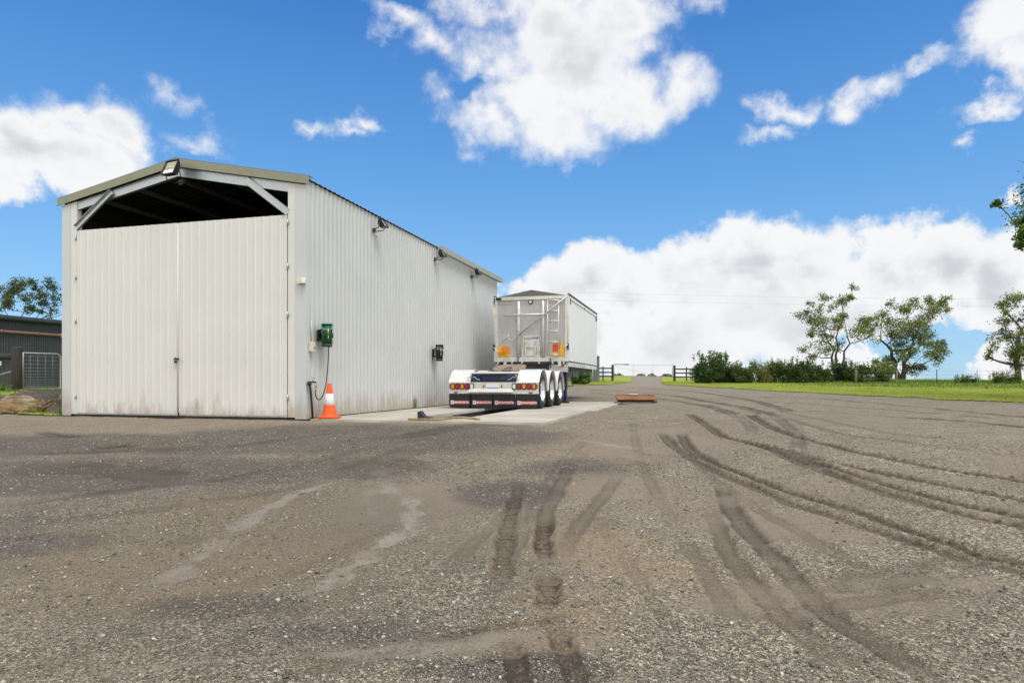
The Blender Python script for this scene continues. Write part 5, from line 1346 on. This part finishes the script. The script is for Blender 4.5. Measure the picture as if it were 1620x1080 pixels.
# weeds: leafy plants at the boulders and slab joints
def weed(label, x, y, z, h, n, seed, leaf=.05, mat='weed', r=.16):
    g = np.random.default_rng(seed); t = thing('weed', label, 'weed', (x, y, z), 0, None); pa = []; P = []
    for k in range(n):
        a = g.uniform(0, 2*PI); e = Vector((math.cos(a)*r*g.random(), math.sin(a)*r*g.random(), h*g.uniform(.5, 1.))); pa.append(([Vector((0,0,-.03)), e*.6, e], .004, .002))
        for s in np.linspace(.3, 1, 6): P.append(np.array(e*s) + g.normal(0, .02, 3))
    limb_mesh(pa, 'stems', t, M['hose']); P = np.array(P); leaves('leaves', P, g.uniform(.6, 1.3, len(P))*leaf, M[mat], t, seed+1)
X, Y = W(70, 15.2); weed('leafy green weed growing between the two large boulders', X, Y, .05, .36, 22, 401, .075, r=.26)
X, Y = W(98, 14.75); weed('small green weed at the foot of the shed front left column', X, Y, .0, .16, 14, 402, .045, r=.18)
X, Y = W(48, 14.85); weed('low green weed in front of the orange boulder', X, Y, .0, .14, 16, 403, .05, r=.3)
X, Y = W(2, 16.9); weed('green weed above the left boulders near the mesh fence', X, Y, .5, .22, 16, 404, .06, r=.3)
weed('thin yellow-green weed against the shed wall left of the trailer', XR+.05, 16.6, SZ, .34, 9, 405, .035, r=.10)
weed('tuft of yellow-green grass at the far right corner of the slab', -2.35, 23.2, .0, .2, 12, 406, .05, r=.2)

# ------------------------------------------------------------------ far fences, gate, grey shed, power lines
def fence_post_mesh(mb, h, r, z=-.3): mb.tube([(0,0,z), (0,0,h)], r, 8)
def rail_fence(label, pxs, d, hgt, rails, flip=False):
    X0, Y0 = W(pxs[0], d); X1, Y1 = W(pxs[-1], d); z = tz((X0+X1)/2, (Y0+Y1)/2)
    t = thing('rail_fence', label, 'fence', (X0, Y0, z), YAW)
    u = d/FPX
    for q, px in enumerate(pxs):
        thick = .16 if px in (969, 1067) else .09; hh = hgt if px in (969, 1067) else hgt*.9
        mb = MB(); xx = (px-pxs[0])*u; zz = tz(*W(px, d))-z
        mb.box2((xx-thick/2, -thick/2, -.3), (xx+thick/2, thick/2, hh+zz)); mb.build('post', M['timber'], t, bevel=.01)
    for zz in rails:
        mb = MB(); mb.box2((-.03, -.10-.03, zz-.055), ((pxs[-1]-pxs[0])*u+.03, -.085, zz+.055)); mb.build('rail', M['timber'], t, bevel=.008)
    return t
rail_fence('short dark timber rail fence left of the gravel driveway', [937, 954, 969], 55, 1.38, (.42, .74, 1.08))
rail_fence('dark timber rail fence right of the driveway, running into the hedge', [1067, 1086, 1106, 1126], 54, 1.33, (.38, .70, 1.02))
X, Y = W(937.5, 53); mb = MB(); mb.tube([(0,0,-.3), (0,0,1.25)], .035, 8); o = mb.build('steel_post', M['steel'], None, (X, Y, tz(X, Y))); tag(o, 'thin pale steel post in front of the left rail fence', 'post')
d = 66; X0, Y0 = W(972, d); u = d/FPX; z = tz(X0, Y0)
t = thing('farm_gate', 'thin pale tubular farm gate across the driveway on the crest', 'gate', (X0, Y0, z), YAW); gw = (1063-972)*u
mb = MB(); mb.tube([(0,0,.12), (0,0,1.28), (gw,0,1.28), (gw,0,.12), (0,0,.12)], .014, 6)
for q in (1002, 1032.5): mb.tube([((q-972)*u,0,.12), ((q-972)*u,0,1.28)], .014, 6)
mb.tube([(0,0,1.15), (3.6,0,.3)], .012, 5); mb.build('frame', M['steel'], t)
mb = MB()
for zz in np.arange(.22, 1.25, .16): mb.tube([(0,0,zz), (gw,0,zz)], .003, 4)
mb.build('wires', M['wire'], t)
mb = MB()
for q in (-.06, gw+.06): mb.tube([(q,0,-.3), (q,0,1.4)], .045, 8)
mb.build('gate_post', M['steel'], t)
mb = MB(); mb.box((.7,-.05,1.36), (1.4,.04,.05)); mb.box((1.2,-.05,1.30), (.5,.04,.04)); mb.build('latch_arm', M['timber'], t)

X, Y = W(916, 53); t = thing('grey_shed', 'weathered grey corrugated shed beyond the trailer by the rail fence', 'shed', (X, Y, tz(X, Y)-.05), YAW)
u = 53/FPX; x1_ = (948-916)*u; x0_ = -3.4; hh = CAMZ + 39*u - tz(X, Y)
mb = MB(); sheet(mb, (x0_,0,0), (1,0,0), (0,0,1), (0,-1,0), x1_-x0_, lambda s: hh+.05, waves(.13, .03)); sheet(mb, (x1_,0.03,0), (0,1,0), (0,0,1), (1,0,0), 3.5, hh+.05, waves(.13, .03)); sheet(mb, (x0_,0.03,0), (0,1,0), (0,0,1), (-1,0,0), 3.5, hh+.05, waves(.13, .03)); mb.build('wall', M['greyshed'], t)
mb = MB(); mb.prism([(-.08, hh+.055), (3.6, hh+.45), (3.6, hh+.49), (-.08, hh+.09)], x0_-.06, x1_+.06, 'YZ'); mb.build('roof', M['greyshed'], t)
mb = MB(); mb.tube([(x1_-.42,-.08,hh+.02), (x1_-.22,-.10,hh+.09), (x1_,-.10,hh+.10)], .05, 6); mb.build('ridge_scrap', M['bar'], t)

for px, h, r, mt_, lb in ((1354, 1.02, .085, 'post', 'short weathered round timber post in front of the hedge end'), (1419, .92, .03, 'steel', 'thin steel fence post in front of the dense rounded tree'), (1482, 1.05, .028, 'timber', 'thin dark steel picket on the bank right of the dense tree'), (1546, 1.02, .03, 'steel', 'thin grey steel picket on the bank nearer the right edge')):
    dd = 47.3; X, Y = W(px, dd); mb = MB(); mb.tube([(0,0,-.3), (0,0,h), (0,0,h+.02)], [r, r, r*.7], 8)
    o = mb.build('fence_post', M[mt_], None, (X, Y, tz(X, Y))); tag(o, lb, 'fence post', 'posts of the boundary wire fence')
for k in range(3):
    mb = MB(); pts = []
    for px in np.linspace(1354, 1720, 14): X, Y = W(px, 47.3); pts.append((X, Y, tz(X, Y) + .40 + .26*k))
    mb.tube(pts, .0045, 4); o = mb.build('fence_wire', M['wire']); tag(o, ('lowest', 'middle', 'top')[k] + ' strand of the thin boundary wire fence on the right', 'wire', 'strands of the boundary wire fence')
for k, (ya, yb2, nm) in enumerate(((450, 473, 'upper'), (461, 485, 'lower'))):
    d0 = 150.; pts = []
    for s in np.linspace(0, 1, 30):
        px = 500 + s*1500; X, Y = W(px, d0); yy = ya + (yb2-ya)*s; pts.append((X, Y, CAMZ + (HY-yy)/FPX*d0 - 1.2*math.sin(s*PI)))
    mb = MB(); mb.tube(pts, .014, 5); o = mb.build('power_line', M['cable']); tag(o, nm + ' of the two faint power lines across the sky', 'power line', 'power lines')

# ------------------------------------------------------------------ world: clear sky with cumulus
SUN_EL, SUN_AZ = R(56), None
sun_dir = Vector((.50, -.40, 0)).normalized()*math.cos(SUN_EL) + Vector((0,0,math.sin(SUN_EL)))
world = bpy.data.worlds.new('World'); scene.world = world; world.use_nodes = True
nt = world.node_tree; N = NB(nt); bg = nt.nodes['Background']
sky = N.n('ShaderNodeTexSky', sky_type='NISHITA'); sky.sun_disc = False; sky.sun_elevation = SUN_EL
sky.sun_rotation = math.atan2(sun_dir.x, sun_dir.y); sky.altitude = 50; sky.air_density = 1.0; sky.dust_density = .35; sky.ozone_density = 2.2
SKY_STR = .12
co = N.coord('Generated'); D = N.vmath('NORMALIZE', co)
dl_ = N.vmath('DOT_PRODUCT', D, (CS, SN, 0), 1); dd_ = N.vmath('DOT_PRODUCT', D, (-SN, CS, 0), 1); sp = N.n('ShaderNodeSeparateXYZ'); N.link(D, sp.inputs[0])
az = N.math('ARCTAN2', dl_, dd_); el = N.math('ARCSINE', sp.outputs['Z'])
cmb = N.n('ShaderNodeCombineXYZ'); N.link(az, cmb.inputs[0]); N.link(el, cmb.inputs[1]); ae = cmb.outputs[0]
n1 = N.noise(D, 5.5, 3, .55, col=True); n2 = N.noise(D, 17, 5, .62, col=True)
w1 = N.vmath('MULTIPLY', N.vmath('SUBTRACT', n1, (.5,.5,.5)), (.16,.11,0)); w2 = N.vmath('MULTIPLY', N.vmath('SUBTRACT', n2, (.5,.5,.5)), (.10,.075,0))
p = N.vmath('ADD', N.vmath('ADD', ae, w1), w2)
CL = [(95,255,190,80,1.2),(205,228,80,54,1.),(20,300,120,50,.9),(40,215,90,50,1.),(140,205,70,32,.9),(290,178,42,22,.42),(312,245,40,16,.35),
      (470,203,44,18,.7),(525,200,50,22,.8),(565,186,40,24,.8),
      (850,40,130,100,1.2),(905,110,150,105,1.25),(965,35,95,66,1.1),(780,200,84,60,1.),(890,200,130,66,1.1),(830,150,110,90,1.2),(1065,150,76,48,.9),(1000,165,90,60,1.),(780,100,70,80,.9),(690,62,46,22,.55),(635,36,56,18,.6),(770,5,70,30,.8),(700,150,30,14,.3),(1000,95,30,40,.6),
      (1238,158,42,23,.7),(1335,152,50,21,.7),(1400,128,72,25,.8),(1475,108,64,18,.65),(1595,50,70,76,1.),(1610,115,48,48,.9),(1560,172,80,18,.66),(1525,212,34,16,.5),(1210,203,36,10,.35),(1130,8,40,12,.4),(1600,290,36,30,.6),
      (815,470,50,34,.8),(870,470,90,70,1.),(930,455,90,60,1.1),(900,540,120,90,1.3),(985,470,90,70,1.1),(1090,455,120,85,1.3),(1060,540,200,90,1.5),(1200,440,100,90,1.3),(1290,415,105,95,1.4),(1290,530,240,100,1.6),(1400,430,115,100,1.4),(1480,420,110,90,1.3),(1570,450,130,110,1.4),(1200,500,220,90,1.5),(1500,490,160,40,1.1),(1620,440,90,90,1.),(1600,590,130,45,.9),(1740,480,150,110,1.2)]
F = None
for px, py, rx, ry, wgt in CL:
    a0 = math.atan((px-CX)/FPX); e0 = math.atan((HY-py)/FPX*math.cos(a0)); ra = rx/FPX*math.cos(a0)**2; re = ry/FPX*math.cos(a0)
    q = N.vmath('MULTIPLY', N.vmath('SUBTRACT', p, (a0, e0, 0)), (1/ra, 1/re, 0))
    f = N.math('MULTIPLY_ADD', N.vmath('LENGTH', q, out=1), -wgt, wgt)
    if F is None: F = f
    else:
        x = N.n('ShaderNodeMath', operation='SMOOTH_MAX'); N.link(F, x.inputs[0]); N.link(f, x.inputs[1]); x.inputs[2].default_value = .18; F = x.outputs[0]
for px, py, rx, ry, wgt in [(1420,562,120,34,2.2),(1535,548,70,22,1.2),(745,150,26,20,.5)]:       # blue gaps
    a0 = math.atan((px-CX)/FPX); e0 = math.atan((HY-py)/FPX*math.cos(a0)); ra = rx/FPX*math.cos(a0)**2; re = ry/FPX*math.cos(a0)
    q = N.vmath('MULTIPLY', N.vmath('SUBTRACT', p, (a0, e0, 0)), (1/ra, 1/re, 0))
    F = N.math('SUBTRACT', F, N.math('MAXIMUM', N.math('MULTIPLY_ADD', N.vmath('LENGTH', q, out=1), -wgt, wgt), 0.))
# unseen bright cloud added behind and overhead to whiten and soften the light
absaz = N.math('ABSOLUTE', az)
other = N.math('MAXIMUM', N.mr(absaz, R(52), R(75)), N.mr(el, R(38), R(55)))
gen = N.noise(N.mapping(D, (1,1,1.6)), 2.2, 4, .55)
F = N.math('MAXIMUM', F, N.math('ADD', N.math('MULTIPLY', other, N.math('MULTIPLY_ADD', gen, 2.0, 2.0)), -2.4))
fb = N.noise(D, 9, 9, .58); fb2 = N.noise(D, 42, 5, .55)
dens = N.math('ADD', F, N.math('MULTIPLY_ADD', fb, 2.3, -1.16)); dens = N.math('ADD', dens, N.math('MULTIPLY_ADD', fb2, .42, -.21))
mask = N.mr(N.math('MULTIPLY', N.math('SUBTRACT', dens, .12), N.mr(el, .34, .22, 1., 2.0)), -.24, .68)
# cloud body: brilliant rims, soft lavender-grey undersides where it is thick
lown = N.noise(N.mapping(D, (1,1,2.0)), 4.2, 5, .55); lown2 = N.noise(N.mapping(D, (1,1,1.7)), 15, 5, .55)
thick = N.mr(dens, .55, 1.35)
shade = N.math('MULTIPLY', thick, N.math('MAXIMUM', N.mr(N.math('ADD', lown, N.math('MULTIPLY_ADD', lown2, .6, -.3)), .38, .68), N.math('MULTIPLY', N.mr(el, .20, .07), N.mr(lown, .35, .65, .35, 1.))))
EXPO = .35; cw = 1/SKY_STR/2**EXPO
ccol = N.mix(shade, (.93*cw, .935*cw, .95*cw), (.65*cw, .66*cw, .70*cw))
ccol = N.mix(other, ccol, N.mix(gen, (.92*cw, .92*cw, .91*cw), (1.95*cw, 1.93*cw, 1.88*cw)))  # added cloud is brighter than the seen cloud, to lift the ambient light
skc = N.mix(1., sky.outputs[0], (.62, .92, 1.12), 'MULTIPLY')
hz = N.ramp(N.math('DIVIDE', el, R(90)), [(0, (.42*cw,.64*cw,.88*cw)), (.10, (.235*cw,.50*cw,.85*cw)), (.18, (.135*cw,.385*cw,.80*cw)), (.34, (.035*cw,.20*cw,.62*cw)), (.6, (.02*cw,.12*cw,.45*cw))])
skc = N.mix(.72, skc, hz)
fin = N.mix(mask, skc, ccol)
N.link(fin, bg.inputs['Color']); bg.inputs['Strength'].default_value = SKY_STR
world.cycles.sampling_method = 'MANUAL'; world.cycles.sample_map_resolution = 1024

sl = bpy.data.lights.new('sun', 'SUN'); sl.energy = 1.7; sl.angle = R(28); sl.color = (1, .96, .9)
so = bpy.data.objects.new('sun', sl); COL.objects.link(so); so.rotation_euler = sun_dir.to_track_quat('Z', 'Y').to_euler()

# ------------------------------------------------------------------ camera
cam = bpy.data.cameras.new('camera'); co_ = bpy.data.objects.new('camera', cam); COL.objects.link(co_)
co_.location = (0, 0, CAMZ); co_.rotation_euler = (R(90), 0, YAW)
cam.sensor_width = 36; cam.lens = FPX/1620*36; cam.shift_y = (HY-540)/1620; cam.clip_end = 12000; cam.clip_start = .05
scene.camera = co_
scene.view_settings.view_transform = 'Standard'; scene.view_settings.look = 'None'; scene.view_settings.exposure = EXPO; scene.view_settings.gamma = 1
scene.cycles.use_denoising = True
scene.cycles.max_bounces = 6
